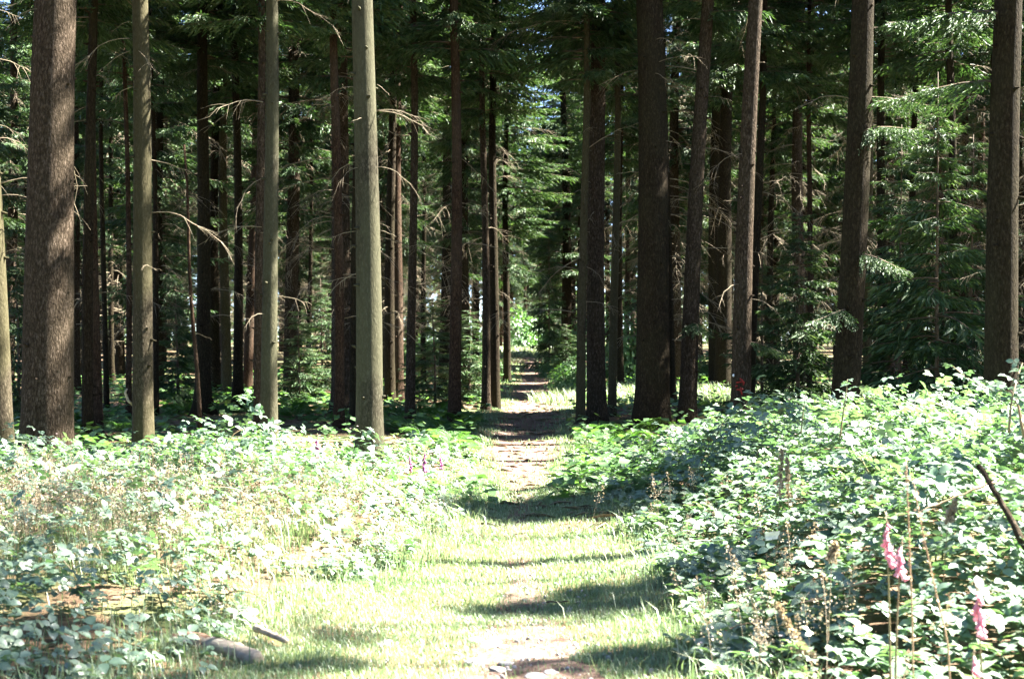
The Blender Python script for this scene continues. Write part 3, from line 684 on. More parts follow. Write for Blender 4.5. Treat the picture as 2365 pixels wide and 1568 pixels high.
# ------------------------------------------------------------------ bramble banks
def H_r(x, y):
    s = x - edge_r(y)
    return np.maximum(0, (0.12 + 0.82 * ss(-0.3, 1.9, s)) * (0.34 + 0.66 * ss(4.8, 9.3, y)) * (1 - 0.62 * ss(15, 20, y)) * (0.80 + 0.30 * wob(x, y, 1.1, 2.0) + .18 * wob(x, y, 2.6, .7)))
def H_l(x, y):
    s = edge_l(y) - x
    return np.maximum(0, (0.07 + 0.38 * ss(-0.05, 1.1, s) + .27 * np.exp(-((x + 2.35) / .95) ** 2 - ((y - 14.2) / 1.2) ** 2) + .20 * np.exp(-((x + 2.7) / .9) ** 2 - ((y - 7.5) / .9) ** 2) + .16 * np.exp(-((x + 1.6) / .6) ** 2 - ((y - 10.2) / .8) ** 2) + .2 * np.exp(-((x + 1.05) / .5) ** 2 - ((y - 12.6) / 1.2) ** 2)) * (0.6 + 0.4 * ss(7, 10.5, y)) * (1 - 0.97 * ss(15.0, 16.4, y) * ss(-1.3, -1.8, x) - .3 * ss(15, 19, y)) * (0.95 + 0.50 * wob(x, y, 1.7, 0.6) + .22 * wob(x, y, 3.7, 2)))

def leaflet(L, W, fold=.12, curl=.16):
    v = np.array([[0, 0, 0], [.36 * L, 0, .0], [.70 * L, 0, -.02 * L], [L, 0, -curl * L], [.26 * L, .42 * W, fold * W], [.60 * L, .43 * W, fold * W - .03 * L], [.26 * L, -.42 * W, fold * W], [.60 * L, -.43 * W, fold * W - .03 * L], [.85 * L, .2 * W, -.06 * L], [.85 * L, -.2 * W, -.06 * L]])
    t = np.array([[0, 1, 4], [1, 5, 4], [1, 2, 5], [2, 8, 5], [2, 3, 8], [0, 6, 1], [1, 6, 7], [1, 7, 2], [2, 7, 9], [2, 9, 3]]); return v, t
def compound(n, L=1.0, W=.72, stem=True):
    mb = MB()
    for k, a in enumerate({3: (0, 1.25, -1.25), 5: (0, .95, -.95, 1.9, -1.9)}[n]):
        v, t = leaflet(L * (1 if k == 0 else .84), W * (1 if k == 0 else .9)); c, s = math.cos(a), math.sin(a)
        mb.add(v @ np.array([[c, -s, 0], [s, c, 0], [0, 0, 1]]).T + np.array([.42 if k == 0 else .12, 0, 0]) + np.array([0, 0, -.04 * k]), t)
    if stem: v, t = tube(np.array([[-.5, 0, -.12], [0, 0, 0], [.42, 0, 0]]), np.array([.02, .018, .014]), 3, False); mb.add(v, t)
    return mb.arrays()
L3, L5 = compound(3), compound(5); L3s, L5s = compound(3, stem=False), compound(5, stem=False)
LEAF_ME = [tri_mesh('leaf', a[0], a[1], M_BRAMBLE, None, np.full(len(a[0]), tv)) for a, tv in ((L3, .25), (L3, .5), (L3, .75), (L5, .45), (L5, .65))]

BUSH_R = [(2.3, 5.6, 'low bramble at the bottom right corner around the pink foxgloves'), (3.0, 7.4, 'bramble at the right edge beneath the brown broken stick'),
 (1.75, 8.2, 'dark bramble with pale grass plumes against its left foot, right of the path'), (2.7, 9.3, 'bramble in the middle of the right bank behind the two dry stalks'), (4.1, 9.3, 'tall bramble at the right edge under the arching cane'),
 (1.95, 10.6, 'bramble jutting towards the path around the white paper scrap'), (3.3, 11.4, 'crest bramble before the gap right of the broad dark leaning trunk'), (4.9, 11.8, 'crest bramble at the right edge before the nearest dark trunk'),
 (2.2, 12.9, 'crest bramble with a tall pale shoot before the broad dark leaning trunk'), (3.7, 13.8, 'rear bramble in the dip of the right-hand crest'), (1.7, 15.0, 'bramble in front of the red marked leaning trunk'),
 (2.9, 16.2, 'small rear bramble at the foot of the black trunk behind the red marked one'), (1.5, 18.4, 'low bramble at the foot of the thick dark trunk by the path'), (5.6, 14.5, 'dark rear bramble below the trunk nearest the right edge')]
BUSH_L = [(-2.75, 7.3, 'low bramble in the bottom left corner beside the brown stone'), (-2.0, 8.5, 'low bramble above the pale log at the lower left'), (-3.2, 9.0, 'low bramble at the left edge among long bent grass'),
 (-1.35, 10.4, 'pale bramble hanging over the bright grass on the left of the path'), (-1.0, 12.0, 'brightest bramble at the left rim of the path before the palest trunk'), (-1.9, 12.6, 'bramble with pinkish blossom left of the brightest one'),
 (-2.9, 12.8, 'dark green bramble behind the feathery grass before the grey dappled trunk'), (-1.75, 14.5, 'bramble around the lone purple foxglove left of the palest trunk'), (-.85, 15.2, 'bramble around the foot of the palest trunk'),
 (-2.7, 15.2, 'bramble with tall shoots before the smooth olive grey trunk'), (-4.0, 13.6, 'bramble before the foot of the thickest brown trunk'), (-.9, 18.5, 'low bramble behind the palest trunk beside the path'), (-4.6, 11.4, 'bramble at the left edge behind the feathery grass')]

def bramble_bank(Hf, side, bushes, n, xr, yr, leaf_sz, nparts, dens_fn):
    x = rng.uniform(*xr, n * 3); y = rng.uniform(*yr, n * 3)
    hh = Hf(x, y); s = (x - edge_r(y)) if side > 0 else (edge_l(y) - x)
    ok = (s > -0.15 + .12 * wob(x, y, 3)) & (rng.random(n * 3) < dens_fn(x, y)); x, y, hh = x[ok][:n], y[ok][:n], hh[ok][:n]; N = len(x)
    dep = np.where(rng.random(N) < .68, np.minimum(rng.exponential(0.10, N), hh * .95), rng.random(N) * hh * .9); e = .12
    gx = (Hf(x + e, y) - Hf(x - e, y)) / (2 * e); gy = (Hf(x, y + e) - Hf(x, y - e)) / (2 * e)
    nrm = unit(np.stack([-gx, -gy, np.ones(N)], -1))
    up = rng.random(N) < np.where((side > 0) & (s[ok][:n] > .5), .07, .01)
    z = gz(x, y) + hh - dep + rng.normal(0, .035, N) + np.where(up, rng.uniform(.03, .22, N), 0)
    ln = unit(.6 * nrm + .3 * np.array([0, 0, 1]) + .35 * np.array(sun_dir) + .5 * rdir(N)); f = unit(np.cross(ln, rdir(N)) + .5 * nrm * np.array([1, 1, .2]))
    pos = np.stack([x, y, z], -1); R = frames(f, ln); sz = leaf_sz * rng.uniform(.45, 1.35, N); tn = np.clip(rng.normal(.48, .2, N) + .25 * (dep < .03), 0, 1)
    bc = np.array([(a, b) for a, b, _ in bushes]); own = ((x[:, None] - bc[:, 0]) ** 2 + (y[:, None] - bc[:, 1]) ** 2).argmin(1)
    five = rng.random(N) < .16
    for bi, (bx, by, label) in enumerate(bushes):
        o = thing('bramble_bush', label, 'bramble', (bx, by, g(bx, by)), (0, 0, 0), 'brambles on the right bank' if side > 0 else 'brambles on the left bank')
        org = np.array(o.location); idx = np.where(own == bi)[0]
        if len(idx) == 0: continue
        score = dep[idx] * 8 + y[idx] * .25 - sz[idx] * 12; k = min(nparts, len(idx) // 3)
        top = idx[np.argsort(score)[:k * 2]]; top = rng.permutation(top)[:k]
        rest = np.setdiff1d(idx, top); mb = MB()
        for fl, a in ((False, L3s), (True, L5s)):
            q = rest[five[rest] == fl]
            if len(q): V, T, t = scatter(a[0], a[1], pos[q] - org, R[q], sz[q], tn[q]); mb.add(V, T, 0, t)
        if mb.n: link('foliage', mb.mesh('foliage', [M_BRAMBLE]), o, kind='stuff')
        for q in top:
            me = LEAF_ME[(3 + int(tn[q] > .55)) if five[q] else int(np.clip(tn[q] * 3, 0, 2.99))]
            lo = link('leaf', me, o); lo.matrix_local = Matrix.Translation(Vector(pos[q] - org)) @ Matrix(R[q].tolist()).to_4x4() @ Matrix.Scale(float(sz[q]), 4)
        for c in range(4):       # arching canes
            a = rng.choice(idx); p1 = pos[a] - org; p0_ = np.array([p1[0] * .3, p1[1] * .3, -.05]); t_ = np.linspace(0, 1, 9)[:, None]
            hi = hh[a] + rng.uniform(.1, .3)
            P = p0_ + (p1 - p0_) * t_ + np.array([0, 0, 1.0]) * (hi * .42) * np.sin(PI * t_) * (1 - .45 * t_)
            mb = MB(); v, tr = tube(P, .0055 * (1.15 - .6 * t_[:, 0]), 5); mb.add(v, tr); link('cane', mb.mesh('cane', [M_CANE], True), o)
        nb = 40 if side < 0 else 20; q = rng.choice(idx, min(nb, len(idx)), False); bp = pos[q] - org; bp[:, 2] = gz(x[q], y[q]) + hh[q] + rng.uniform(0, .06, len(q)) - org[2]
        K = len(q); fv = []
        for a5 in range(5):
            an = a5 * 2 * PI / 5; R5 = frames(np.tile([math.cos(an), math.sin(an), .25], (K, 1)), np.array([[0, 0, 1.]]) + .3 * rdir(K)); fv.append(scatter(DV, DT, bp, R5, np.full(K, .013), rng.random(K)))
        mb = MB()
        for V, T, t in fv: mb.add(V, T, 0, t)
        link('blossom', mb.mesh('blossom', [M_BLOSSOM]), o, kind='stuff')
bramble_bank(H_r, 1, BUSH_R, 22500, (0.8, 6.8), (4.2, 20), .080, 62, lambda x, y: np.clip(1.25 - .035 * y, .4, 1) * np.where((y < 6.4) & (x < 1.6), .5, 1))
bramble_bank(H_l, -1, BUSH_L, 13500, (-6.6, -.3), (6.2, 20), .066, 40,
             lambda x, y: np.clip(np.where((y > 9.2) & (y < 12.0) & (x < -1.5), .65, .95) * np.where((y < 9.4) & (x > -.235 * y + .35), .12, 1) * np.clip(.85 + .9 * wob(x, y, 2.1, 3.3), .12, 1), 0, 1))

# tall single shoots and the big arching cane
def shoot(name, P, r, label, nleaf, sz, cat='bramble'):
    P = np.array([tuple(p) for p in P]); n = 14; tt = np.linspace(0, len(P) - 1, n); Q = np.stack([np.interp(tt, np.arange(len(P)), P[:, k]) for k in range(3)], -1)
    Q[1:-1] = (Q[:-2] + Q[2:] + 2 * Q[1:-1]) / 4
    o = thing(name, label, cat, tuple(Q[0])); mb = MB(); v, t = tube(Q - Q[0], r * (1.15 - .8 * np.linspace(0, 1, n)), 6); mb.add(v, t); link('stem', mb.mesh('stem', [M_CANE], True), o)
    for k in range(nleaf):
        u = .35 + .65 * (k + .5) / nleaf; p = np.array([np.interp(u * (n - 1), np.arange(n), Q[:, q]) for q in range(3)]) - Q[0]
        a = k * 2.4 + rng.uniform(-.4, .4); f = unit(np.array([math.cos(a), math.sin(a), .25])); nr = unit(np.array([.3 * rng.normal(), .3 * rng.normal() - .25, 1.]))
        lo = link('leaf', LEAF_ME[rng.integers(5)], o); s = sz * rng.uniform(.7, 1.15) * (1.1 - .5 * u); lo.matrix_local = Matrix.Translation(Vector(p + f * s * .5)) @ Matrix(frames(f[None], nr[None])[0].tolist()).to_4x4() @ Matrix.Scale(float(s), 4)
shoot('bramble_shoot', [at(2365, 1010, 9.0), at(2345, 900, 9), at(2300, 905, 9.1), at(2250, 885, 9.1), at(2195, 842, 9.2)], .008, 'arching bramble shoot before the dark trunk nearest the right edge, tip pointing left', 13, .085)
shoot('bramble_shoot', [at(2330, 1000, 8.8), at(2335, 930, 8.8), at(2350, 870, 8.9), at(2362, 838, 9)], .008, 'upright bramble shoot in the shade at the extreme right edge', 10, .085)
shoot('bramble_shoot', [at(1940, 1010, 11.0), at(1948, 950, 11), at(1955, 905, 11), at(1957, 876, 11)], .007, 'tall pale bramble shoot standing highest on the right-hand crest', 9, .075)
shoot('bramble_shoot', [at(1850, 1000, 12.0), at(1855, 950, 12), at(1862, 903, 12)], .006, 'short bramble shoot on the crest left of the tallest one', 8, .07)
shoot('bramble_shoot', [at(495, 1080, 14.0), at(500, 1045, 14), at(497, 1012, 14)], .006, 'bramble shoot rising before the shade right of the grey dappled trunk', 8, .07)
shoot('bramble_shoot', [at(660, 1075, 14.0), at(662, 1040, 14), at(668, 1015, 14)], .006, 'bramble shoot before the foot of the smooth olive grey trunk', 8, .065)
shoot('bramble_shoot', [at(318, 1095, 13.6), at(322, 1050, 13.6), at(332, 1018, 13.6)], .006, 'bramble shoot before the foot of the grey dappled trunk', 7, .065)
shoot('bramble_shoot', [at(470, 1330, 9.4), at(478, 1270, 9.4), at(492, 1228, 9.4)], .006, 'pale upright shoot among feathery grass at lower left', 7, .05)

# ------------------------------------------------------------------ grass
def blade_tpl(bend):
    v = np.array([[0, .5, 0], [0, -.5, 0], [bend * .22, .36, .55], [bend * .22, -.36, .55], [bend, 0, 1.0 - .25 * bend]]); return v, np.array([[0, 1, 3], [0, 3, 2], [2, 3, 4]])
def grass(name, label_kind, x, y, hgt, wid, mat, tint, z0=None, extra=None):
    N = len(x); mb = MB(); k = rng.integers(0, 3, N); a = rng.uniform(0, 2 * PI, N)
    R = np.zeros((N, 3, 3)); R[:, 0, 0] = np.cos(a); R[:, 0, 1] = -np.sin(a); R[:, 1, 0] = np.sin(a); R[:, 1, 1] = np.cos(a); R[:, 2, 2] = 1
    z = gz(x, y) if z0 is None else z0
    pos = np.stack([x, y, z], -1)
    for b, bend in enumerate((.25, .55, .95)):
        q = k == b; tv, tt = blade_tpl(bend); V, T, t = scatter(tv, tt, pos[q], R[q], np.stack([hgt[q], wid[q], hgt[q]], -1), tint[q]); mb.add(V, T, 0, t)
    return link(name, mb.mesh(name, [mat]), kind='stuff')
def dirt_mask(x, y):
    return np.abs(x - path_c(y)) < dirt_w(y) * (1.0 + .45 * wob(x, y, 2.3, 4) + .3 * wob(x, y, 6, 1))
def strip(n, y0, y1, over=.35):
    y = rng.uniform(y0, y1, n); a = edge_l(y) - over; b = edge_r(y) + over; x = a + (b - a) * rng.random(n)
    d = dirt_mask(x, y); keep = ~d | (rng.random(n) < np.interp(y, [5, 7.6, 8.6, 12, 15, 18], [.10, .12, .75, .6, .35, .08])); worn = wob(x, y, 1.7, 2.5)
    keep &= rng.random(n) < np.clip(.85 + .5 * worn, .25, 1); return x[keep], y[keep]
X, Y, Hh, Wd = [], [], [], []
for n, y0, y1, w, hm in ((110000, 4.6, 9.5, .0045, .028), (80000, 9.5, 17.5, .0062, .034), (26000, 17.5, 40, .012, .06), (9000, 40, 105, .035, .09)):
    x, y = strip(n, y0, y1, .35 if y1 < 41 else 1.5); X.append(x); Y.append(y); Hh.append(hm * rng.uniform(.5, 1.7, len(x))); Wd.append(w * rng.uniform(.7, 1.3, len(x)))
x, y, hh, wd = map(np.concatenate, (X, Y, Hh, Wd)); tn = np.clip(rng.normal(.42, .2, len(x)) + .25 * wob(x, y, 1.2, 1), 0, 1)
grass('grass', '', x, y, hh, wd, M_GRASS, tn)
# tall rough grass along both banks
n = 10000; y = rng.uniform(5, 17, n); sgn = rng.random(n) < .45
x = np.where(sgn, edge_r(y) + rng.normal(.05, .22, n), edge_l(y) + rng.normal(.05, .2, n) - np.abs(rng.normal(0, .5, n)) * (y < 10))
grass('long_grass', '', x, y, rng.uniform(.05, .19, n), rng.uniform(.004, .009, n), M_GRASS, np.clip(rng.normal(.55, .22, n), 0, 1))
n = 3600; y = rng.uniform(8.8, 12.2, n); x = edge_l(y) - .6 - rng.uniform(0, 4.0, n)
grass('meadow_grass', '', x, y, rng.uniform(.15, .45, n), rng.uniform(.004, .008, n), M_GRASS, np.clip(rng.normal(.4, .2, n), 0, 1))
# sunny open grass: the side clearing and the far clearing
n = 16000; a = rng.uniform(0, 2 * PI, n); r = np.sqrt(rng.random(n)) * 4.6; x = 5.5 + r * np.cos(a) * 1.1; y = 37 + r * np.sin(a) * 1.1; k = rng.random(n) < .5
x[k] = rng.uniform(-6, 8, k.sum()); y[k] = rng.uniform(80, 112, k.sum())
grass('clearing_grass', '', x, y, rng.uniform(.15, .4, n), np.where(k, .06, .03), M_GRASS, np.clip(rng.normal(.6, .2, n), 0, 1))
# feathery panicles
def panicle(h, n, rad):
    mb = MB(); t = np.linspace(0, 1, 6); ax = np.stack([.12 * h * t ** 2, 0 * t, h * t], -1); v, tr = tube(ax, np.full(6, .0012), 3, False); mb.add(v, tr, 0, .4)
    u = rng.uniform(.58, 1, n); p = np.stack([np.interp(u, t, ax[:, k]) for k in range(3)], -1); rr = rad * (1.05 - u) / .47 * np.sqrt(rng.random(n)); a = rng.uniform(0, 6.28, n)
    p[:, 0] += rr * np.cos(a); p[:, 1] += rr * np.sin(a); V, T, tn = scatter(DV, DT, p, frames(rdir(n), rdir(n)), rng.uniform(.008, .016, n), rng.random(n)); mb.add(V, T, 0, tn); return mb.arrays()
PAN = [panicle(.52, 50, .09), panicle(.62, 60, .10), panicle(.42, 40, .07)]
def panicles(name, x, y, sc, z=None):
    N = len(x); a = rng.uniform(0, 6.28, N); lean = unit(np.stack([rng.normal(0, .16, N), rng.normal(0, .16, N), np.ones(N)], -1)); Rr = frames(np.stack([np.cos(a), np.sin(a), 0 * a], -1), lean)
    mb = MB(); k = rng.integers(0, 3, N); pos = np.stack([x, y, gz(x, y) if z is None else z], -1)
    for b in range(3):
        q = k == b; V, T, _ = scatter(PAN[b][0], PAN[b][1], pos[q], Rr[q], sc[q]); mb.add(V, T, 0, np.clip(np.tile(PAN[b][3], q.sum()) * .6 + np.repeat(rng.random(q.sum()), len(PAN[b][0])) * .4, 0, 1))
    link(name, mb.mesh(name, [M_SEED]), kind='stuff')
n = 1150; y = rng.uniform(8.6, 13.0, n); x = edge_l(y) - .35 - rng.uniform(0, 1, n) ** .8 * 4.2; k = (wob(x, y, 1.1, 5) > -.35); panicles('feathery_grass', x[k], y[k], rng.uniform(.7, 1.05, k.sum()))
n = 70; y = np.concatenate([rng.uniform(5.6, 8.5, 35), rng.uniform(8, 14.5, 35)]); x = edge_r(y) + rng.normal(.3, .3, n); panicles('roadside_seed_grass', x, y, rng.uniform(.55, .95, n))
n = 120; y = rng.uniform(6.8, 16, n); x = edge_l(y) + rng.normal(-.1, .2, n); panicles('pathside_seed_grass', x, y, rng.uniform(.4, .7, n))

# forest floor: low leaves and litter, uncountable
n = 30000; y = 14 + 46 * rng.random(n) ** 1.3; x = rng.uniform(-.40, .40, n) * y; off = x - path_c(y)
k = (np.abs(off) > dirt_w(y) * 1.25 + .15) & (wob(x, y, .55, 3) + .35 * wob(x, y, 2.1) > np.where(x < 0, np.where(y < 25, .05, -.05), -.15)); x, y = x[k], y[k]; N = len(x)
s = rng.uniform(.05, .11, N) * (1 + y / 60); nr = unit(np.array([[0, 0, 1.]]) + .5 * rdir(N)); pos = np.stack([x, y, gz(x, y) + rng.uniform(.02, .28, N) * (1 + .4 * wob(x, y, 1.3))], -1)
V, T, t = scatter(DV, DT, pos, frames(np.cross(nr, rdir(N)), nr), np.stack([s * 1.3, s, s], -1), np.clip(rng.normal(.45, .22, N), 0, 1)); link('undergrowth', tri_mesh('undergrowth', V, T, M_SHRUB, None, t), kind='stuff')
n = 9000; y = rng.uniform(12, 40, n); x = rng.uniform(-.39, .39, n) * y; a = rng.uniform(0, 6.28, n); s = rng.uniform(.08, .35, n)
pos = np.stack([x, y, gz(x, y) + .012], -1); V, T, t = scatter(DV, DT, pos, frames(np.stack([np.cos(a), np.sin(a), .1 * rng.normal(size=n)], -1), np.array([[0, 0, 1.]]) + .3 * rdir(n)), np.stack([s, s * .07, s], -1), rng.random(n))
link('fallen_twigs', tri_mesh('fallen_twigs', V, T, M_DEAD, None, t), kind='stuff')

# ------------------------------------------------------------------ foxgloves
def bell():
    t = np.linspace(0, 1, 5); r = np.array([.22, .30, .36, .40, .52]); a = np.arange(7) / 7 * 2 * PI; V = np.stack([t[:, None] + 0 * a, r[:, None] * np.cos(a) * .62, r[:, None] * np.sin(a) * .62], -1).reshape(-1, 3)
    i, j = np.meshgrid(np.arange(4), np.arange(7), indexing='ij'); jn = (j + 1) % 7; q = lambda p, s: p * 7 + s
    T = np.concatenate([np.stack([q(i, j), q(i, jn), q(i + 1, jn)], -1).reshape(-1, 3), np.stack([q(i, j), q(i + 1, jn), q(i + 1, j)], -1).reshape(-1, 3)]); T = np.concatenate([T, [[0, 2, 1], [0, 3, 2], [0, 4, 3], [0, 5, 4], [0, 6, 5]]]); return V, T
BV, BT = bell()
BELL = {m.name: [tri_mesh('flower', BV, BT, m, None, np.full(len(BV), tv), True) for tv in (.2, .5, .85)] for m in (M_FOX, M_FOXP)}
BUD = tri_mesh('bud', np.array([[0, 0, 0], [.5, .3, 0], [.5, -.15, .26], [.5, -.15, -.26], [1, 0, 0]]), [[0, 2, 1], [0, 3, 2], [0, 1, 3], [4, 1, 2], [4, 2, 3], [4, 3, 1]], M_SEED)
def basal(L):
    v, t = leaflet(L, L * .4, .1, .4); return tri_mesh('leaf', v, t, M_BRAMBLE)
BASAL = basal(.2)
def foxglove(px, ytip, yflow, d, mat, label, bend=0.0, bsz=.036):
    top = at(px, ytip, d); zb = g(top.x, d); hgt = top.z - zb; fl = (yflow - ytip) / 3285 * d
    o = thing('foxglove', label, 'flower', (top.x - bend, d, zb), (0, 0, 0), 'foxgloves in the brambles')
    t = np.linspace(0, 1, 9); P = np.stack([bend * t ** 2, 0 * t, hgt * t], -1); mb = MB(); v, tr = tube(P, .0055 * (1.15 - .75 * t), 5); mb.add(v, tr); link('stem', mb.mesh('stem', [M_CANE], True), o)
    n = max(8, int(fl / .0088))
    for k in range(n):
        u = k / n; z = hgt - fl * (1 - u) ; p = (float(np.interp(z / hgt, t, P[:, 0])), 0, z); a = k * 2.4 + rng.uniform(-.3, .3); a = a if k % 3 == 0 else -PI / 2 + rng.uniform(-1.3, 1.3)
        if u < .74: link('flower', BELL[mat.name][rng.integers(3)], o, p, (0, .95 + rng.normal(0, .15), a), bsz * (1.15 - .55 * u))
        else: link('bud', BUD, o, p, (0, .3, a), bsz * .5 * (1.6 - u))
    for k in range(5): link('leaf', BASAL, o, (0, 0, .03 + .05 * k), (0, -.5, k * 2.4), 1 - .12 * k)
foxglove(2046, 1180, 1292, 6.0, M_FOX, 'pink foxglove taller and left of its close neighbour, pale buds on top', -.02)
foxglove(2084, 1238, 1322, 5.9, M_FOX, 'pink foxglove shorter and right of its close neighbour in the brambles', .03)
foxglove(2253, 1335, 1452, 5.5, M_FOX, 'deep pink foxglove near the right edge with a slim spike', -.03)
foxglove(2250, 1497, 1545, 4.9, M_FOX, 'palest low foxglove in the bottom right corner leaves', .01, .030)
foxglove(733, 1000, 1050, 14.0, M_FOXP, 'purple foxglove standing alone left of the palest trunk', 0, .042)
foxglove(948, 1040, 1082, 14.4, M_FOXP, 'leftmost of the three purple foxgloves right of the palest trunk', 0, .030)
foxglove(980, 1033, 1084, 14.3, M_FOXP, 'tallest of the three purple foxgloves right of the palest trunk', 0, .036)
foxglove(1018, 1046, 1078, 14.5, M_FOXP, 'rightmost and smallest of the three purple foxgloves right of the palest trunk', 0, .030)
foxglove(276, 1058, 1082, 13.8, M_FOXP, 'small purple foxglove near the foot of the slim reddish trunk', 0, .03)

# ------------------------------------------------------------------ dry stalks, sticks, logs, stones, litter
def stick(name, P, r0, r1, label, cat, mat, wob_=.004, part=None, sides=7):
    P = np.array([tuple(p) for p in P]); n = 12; tt = np.linspace(0, len(P) - 1, n); Q = np.stack([np.interp(tt, np.arange(len(P)), P[:, k]) for k in range(3)], -1); Q[1:-1] = (Q[:-2] + Q[2:] + 2 * Q[1:-1]) / 4
    Q += rng.normal(size=Q.shape) * wob_; mb = MB(); v, t = tube(Q - Q[0], np.linspace(r0, r1, n) * (1 + .08 * rng.normal(size=n)), sides); mb.add(v, t)
    o = link(name, mb.mesh(name, [mat], True), None, tuple(Q[0])); tag(o, label, cat); return o, Q - Q[0]
def stalk(pts, d, label, seeds):
    P = [at(x, y, d) for x, y in pts]; P[0].z = g(P[0].x, d)
    o = thing('dry_stalk', label, 'stalk', tuple(P[0])); A = np.array([tuple(p - P[0]) for p in P]); n = 14; tt = np.linspace(0, len(A) - 1, n); Q = np.stack([np.interp(tt, np.arange(len(A)), A[:, k]) for k in range(3)], -1)
    mb = MB(); v, t = tube(Q, np.linspace(.0045, .0018, n), 5); mb.add(v, t); link('stem', mb.mesh('stem', [M_STALK], True), o)
    m = 60; u = rng.uniform(.45, 1, m) * (n - 1); p = np.stack([np.interp(u, np.arange(n), Q[:, k]) for k in range(3)], -1) + rng.normal(size=(m, 3)) * .004
    V, T, tn = scatter(DV, DT, p, frames(rdir(m), rdir(m)), rng.uniform(.008, .016, m), rng.random(m)); link('seed_pods', tri_mesh('seed_pods', V, T, M_STALK, None, tn), o, kind='stuff')
stalk([(2110, 1560), (2108, 1460), (2101, 1250), (2093, 1064)], 6.0, 'thin brown dry stalk leaning past the two close pink foxgloves, left of a longer one', 1)
stalk([(2200, 1560), (2189, 1477), (2160, 1360), (2125, 1200), (2109, 1104)], 5.8, 'longer brown dry stalk slanting down right beside the two close pink foxgloves', 1)
stick('stick', [at(2372, 1270, 6.9), at(2345, 1213, 7.0), at(2300, 1140, 7.1), at(2259, 1075, 7.2)], .020, .013, 'brown broken stick slanting up out of the brambles at the right edge', 'stick', M_BARK_BROWN)
stick('dead_cane', [at(2300, 1110, 8.0), at(2200, 1150, 8.0), at(2120, 1185, 8.0)], .007, .004, 'pale bare cane lying slantwise across the dark hollow in the right brambles', 'cane', M_STALK)
stick('dead_cane', [at(1850, 1392, 7.4), at(1920, 1372, 7.3), at(2010, 1342, 7.2), at(2030, 1345, 7.2)], .005, .003, 'pale bare cane sticking out level over the shaded foot of the right brambles', 'cane', M_STALK)
def plume(x0, y0, x1, y1, d, label, rad):
    a = at(x0, y0, d); b = at(x1, y1, d); base = Vector((a.x + (a.x - b.x) * .6, d + .05, g(a.x, d)))
    o = thing('grass_plume', label, 'grass', tuple(base)); A = np.array([tuple(base - base), tuple(a - base), tuple(b - base)]); t = np.linspace(0, 2, 10); Q = np.stack([np.interp(t, [0, 1, 2], A[:, k]) for k in range(3)], -1)
    mb = MB(); v, tr = tube(Q, np.linspace(.003, .0012, 10), 4); mb.add(v, tr); link('stem', mb.mesh('stem', [M_SEED], True), o)
    m = 220; u = rng.random(m); p = A[1] + (A[2] - A[1]) * u[:, None]; ax = unit(A[2] - A[1]); f = unit(ax * .8 + .7 * rdir(m)); V, T, tn = scatter(DV, DT, p + f * rad * (1.05 - u[:, None]) * rng.uniform(.2, 1, (m, 1)), frames(f, rdir(m)), rng.uniform(.012, .026, m), rng.random(m))
    link('seed_head', tri_mesh('seed_head', V, T, M_SEED, None, tn), o, kind='stuff')
plume(1868, 1525, 1796, 1398, 6.6, 'tall beige grass plume leaning left at the foot of the right brambles', .035)
plume(1920, 1305, 1929, 1255, 6.8, 'short upright beige grass plume above the dark foot of the right brambles', .035)
plume(2188, 1215, 2206, 1158, 7.4, 'brownish grass plume standing in the dark hollow of the right brambles', .03)
plume(1800, 1150, 1806, 1040, 9.6, 'pale green grass plume upright on the left shoulder of the right brambles', .03)
plume(1822, 1170, 1818, 1060, 9.7, 'second pale green grass plume just right of the similar one', .03)

# log half sunk in the grass, lower left
pl = [at(402, 1487, 7.45), at(470, 1478, 7.4), at(540, 1492, 7.25), at(592, 1512, 7.1)]
for p in pl: p.z = g(p.x, p.y) + .012
Q = np.array([tuple(p) for p in pl]); n = 14; t = np.linspace(0, 3, n); Q = np.stack([np.interp(t, np.arange(4), Q[:, k]) for k in range(3)], -1)
o = thing('fallen_log', 'pale weathered log half sunk in the grass at lower left', 'log', tuple(Q[0])); mb = MB(); v, tr = tube(Q - Q[0], (.042 + .014 * np.sin(np.linspace(0, PI, n))) * (1 + .06 * rng.normal(size=n)), 12); mb.add(v + rng.normal(size=v.shape) * .002, tr); link('wood', mb.mesh('wood', [M_LOG], True), o)
mb = MB(); v, tr = tube((Q - Q[0])[:6] + np.array([0, .004, .006]), np.array([.034, .047, .052, .055, .053, .044]), 10); mb.add(v + rng.normal(size=v.shape) * .005, tr); link('bark', mb.mesh('bark', [M_LOGBARK], True), o)
def ground_stick(pts, d, r, label, mat=M_LOG, lift=.02):
    P = [at(x, y, dd) for (x, y), dd in zip(pts, d)]
    for p in P: p.z = g(p.x, p.y) + lift
    return stick('stick', P, r, r * .7, label, 'stick', mat, .002)
ground_stick([(590, 1462), (625, 1478), (662, 1494)], [7.7, 7.55, 7.4], .020, 'short pale peeled stick lying just right of the pale log', M_LOG, .045)
ground_stick([(1262, 1367), (1285, 1371), (1312, 1372)], [8.9, 8.85, 8.85], .006, 'thin dark twig lying in the bright grass in the middle of the path', M_TWIG, .05)
stick('stick', [at(100, 1165, 11.5), at(140, 1110, 11.6), at(185, 1040, 11.8)], .005, .003, 'thin grey bare stick slanting before the thickest brown trunk', 'stick', M_DEAD)
stick('stick', [at(285, 1085, 13), at(305, 1040, 13.1)], .006, .004, 'short grey bare stick slanting left of the grey dappled trunk', 'stick', M_DEAD)
stick('bent_grass', [at(180, 1330, 8.4), at(120, 1265, 8.5), at(60, 1225, 8.6), at(10, 1205, 8.7)], .003, .001, 'long pale grass stem bent towards the left edge', 'grass', M_SEED, .002, None, 4)
